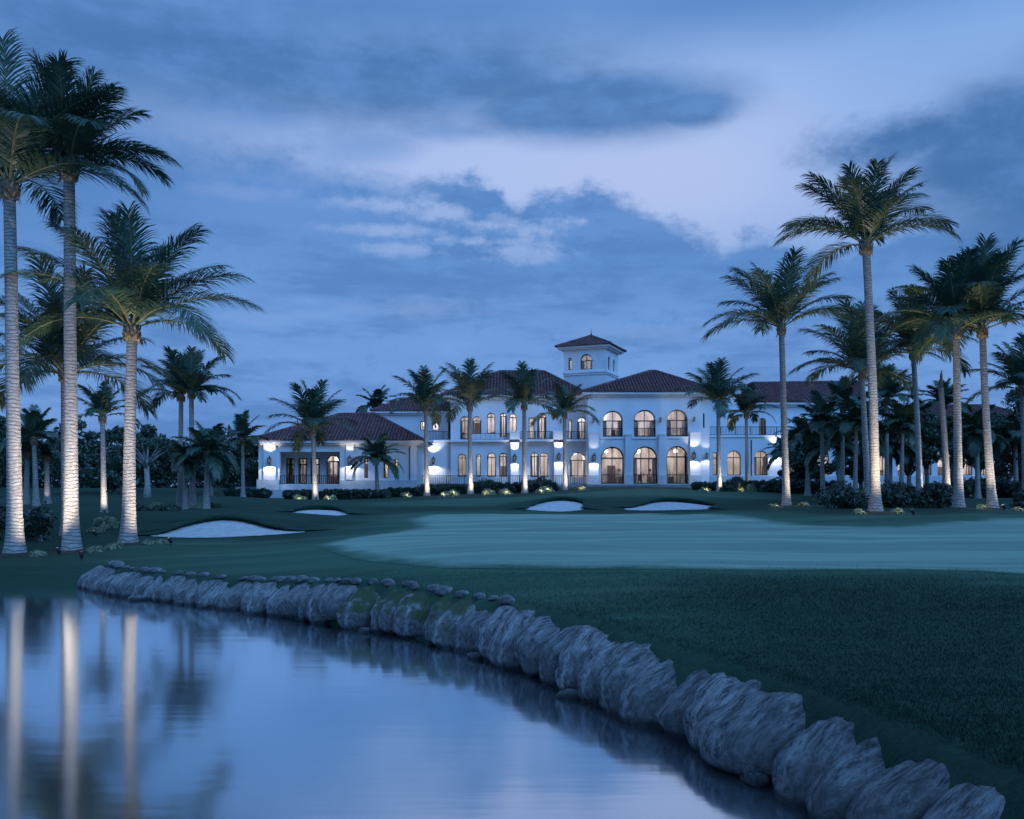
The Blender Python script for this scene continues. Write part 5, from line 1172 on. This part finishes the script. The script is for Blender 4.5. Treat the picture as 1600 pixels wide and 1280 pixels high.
plain('terrace_wall', X(421, 92.5), X(456, 92.5), 92.3, YL-.35, 1.4, Z(766, 92.5), 'plinth')
railing(X(378, 96), X(405, 96), 96, Z(761, 96), 1.0, .2, 'balustrade', .035); plain('side_terrace', X(370, 96), xl0-.13, 95.6, 104, 1.8, Z(761, 96)-.004, 'terrace')

# --- block F: right wing
YF = 104.5; YG = 102.5; wF = fw_(YF); wG = fw_(YG); xf0, xf1 = X(1108.5, YF), X(1350, YF); zF = Z(629.5, YF); zfm = Z(683.5, YG)
opF = [op(1136, 1149.5, 651, 668.5, YF), op(1186, 1197, 653, 682, YF), op(1246, 1262, 650, 682, YF), op(1290, 1306, 650, 682, YF)]
wall_part(wF, xf0-.3, xf1, zfm-.5, zF, opF, .4); [window(wF, o, .25, .09, 1, False) for o in opF]
opG = [op(1114, 1121, 707, 743, YG, False), op(1136, 1158, 704, 743, YG), op(1164, 1171, 706, 743, YG), op(1178.5, 1200, 704, 743, YG)]+[op(a, a+18, 704, 743, YG) for a in (1222, 1250, 1278, 1306)]
xg0, xg1 = X(1109, YG), X(1348, YG)
wall_part(wG, xg0, xg1, 2.8, zfm, opG, .45); [window(wG, o, .28, .09, 1 if o[1]-o[0] > .8 else 0, True) for o in opG]
plain('balcony_slab', xg0-.05, xg1, YG-.15, YF-.003, zfm+.003, zfm+.24, 'trim')
railing(X(1103, YG-.05), X(1213, YG), YG+.02, zfm+.24, 1.0, .17); railing(X(1213.5, YG), xg1-.1, YG+.02, zfm+.24, 1.0, .2)
plain('plinth', xg0, xg1, YG-.15, YG-.001, 2.8, Z(744, YG), 'plinth')
lantern(1211, 707, YG, None, 120, 170); lantern(1103.5, 713, YA+.6, None, 30, 70, .8)
MB(OC).tube([(X(1174, YG), YG-.08, 3.2), (X(1174, YG), YG-.08, zfm-.3)], [.05, .05], 6).build('drain_pipe', M['metal'], club)
plain('parapet', xf0-.3, X(1176, YF), YF-.06, YF+.4, zF+.003-.35, zF+.12, 'trim')
f0, f1 = X(1172, 103.7), X(1352, 103.7); cornice(f0+.1, f1-.1, 103.8, 114.2, zF+.02); hip(f0, f1, 103.7, 114.3, zF+.03, (29.2, 109, Z(599, 109)), (42.6, 109, Z(597, 109)))
plain('wall', xf1-.4, xf1, YF+.402, YF+9, 3, zF)
room(xg0+.4, xg1-.2, YG+.47, YG+5, FL, zfm-.2, [(24.8, YG+2.6, 7, 90), (28.2, YG+2.6, 7, 90), (33, YG+2.6, 7, 90), (37.4, YG+2.6, 7, 90)])
room(xf0+.3, xf1-.4, YF+.42, YF+4.5, zfm+.3, zF-.4, [(25.2, YF+2.4, 12, 90), (34, YF+2.4, 12, 60)])
# --- block G: low right wing
YH = 107; wH = fw_(YH); xh0, xh1 = X(1349, YH), X(1690, YH); zH = Z(678, YH)
opH = [op(a, b, 704, 743, YH, ar) for a, b, ar in ((1372, 1388, True), (1402, 1418, True), (1443, 1456, True), (1465, 1491, False), (1504, 1520, True), (1532, 1546, True), (1563, 1572, False), (1580, 1592, False), (1602, 1620, True), (1640, 1660, True))]
wall_part(wH, xh0, xh1, 2.6, zH, opH, .4); [window(wH, o, .25, .09, 1, True) for o in opH]
h0, h1 = X(1352, 106.2), X(1700, 106.2); cornice(h0+.8, h1-.1, 106.3, 119, zH+.02); hip(h0+.7, h1, 106.2, 119, zH+.03, (52, 112.6, Z(634, 112.6)), (60, 112.6, Z(634, 112.6)))
room(xh0+.3, xh1-.3, YH+.42, YH+5, FL, zH-.4, [(x_, YH+2.6, 7, 130) for x_ in (45, 49.5, 53, 57.5, 62)])
plain('plinth', xh0, xh1, YH-.15, YH-.001, 2.6, Z(744, YH), 'plinth')
lantern(1560, 712, YH, None, 120, 120)
# --- terrace and the long railing
terr = MB().box(X(640, 98), X(1112, 98), 98.6, 109, 2.4, FL-.02).build('terrace', M['terrace']); tag(terr, kind='structure')
r_ = thing('terrace_railing', 'long dark metal railing along the terrace left of the entrance block', 'railing', (0, 99.2, FL))
o = railing(X(641, 99.2), X(917, 99.2), 99.2, FL-.02, 1.0, .20, 'panel', .022, r_); 
for v in o.data.vertices: v.co += Vector(OC)-Vector((0, 99.2, FL))
st = thing('entrance_steps', 'low wide steps below the glazed doors of the entrance block', 'steps', (15, 98, FL))
m_ = MB((15, 98, FL))
for i in range(3): m_.box(X(935, 98), X(1080, 98), 98.55-.38*(i+1), 98.55-.38*i-.003, 2.6, FL-.14*(i+1)-.02)
m_.build('tread', M['terrace'], st)
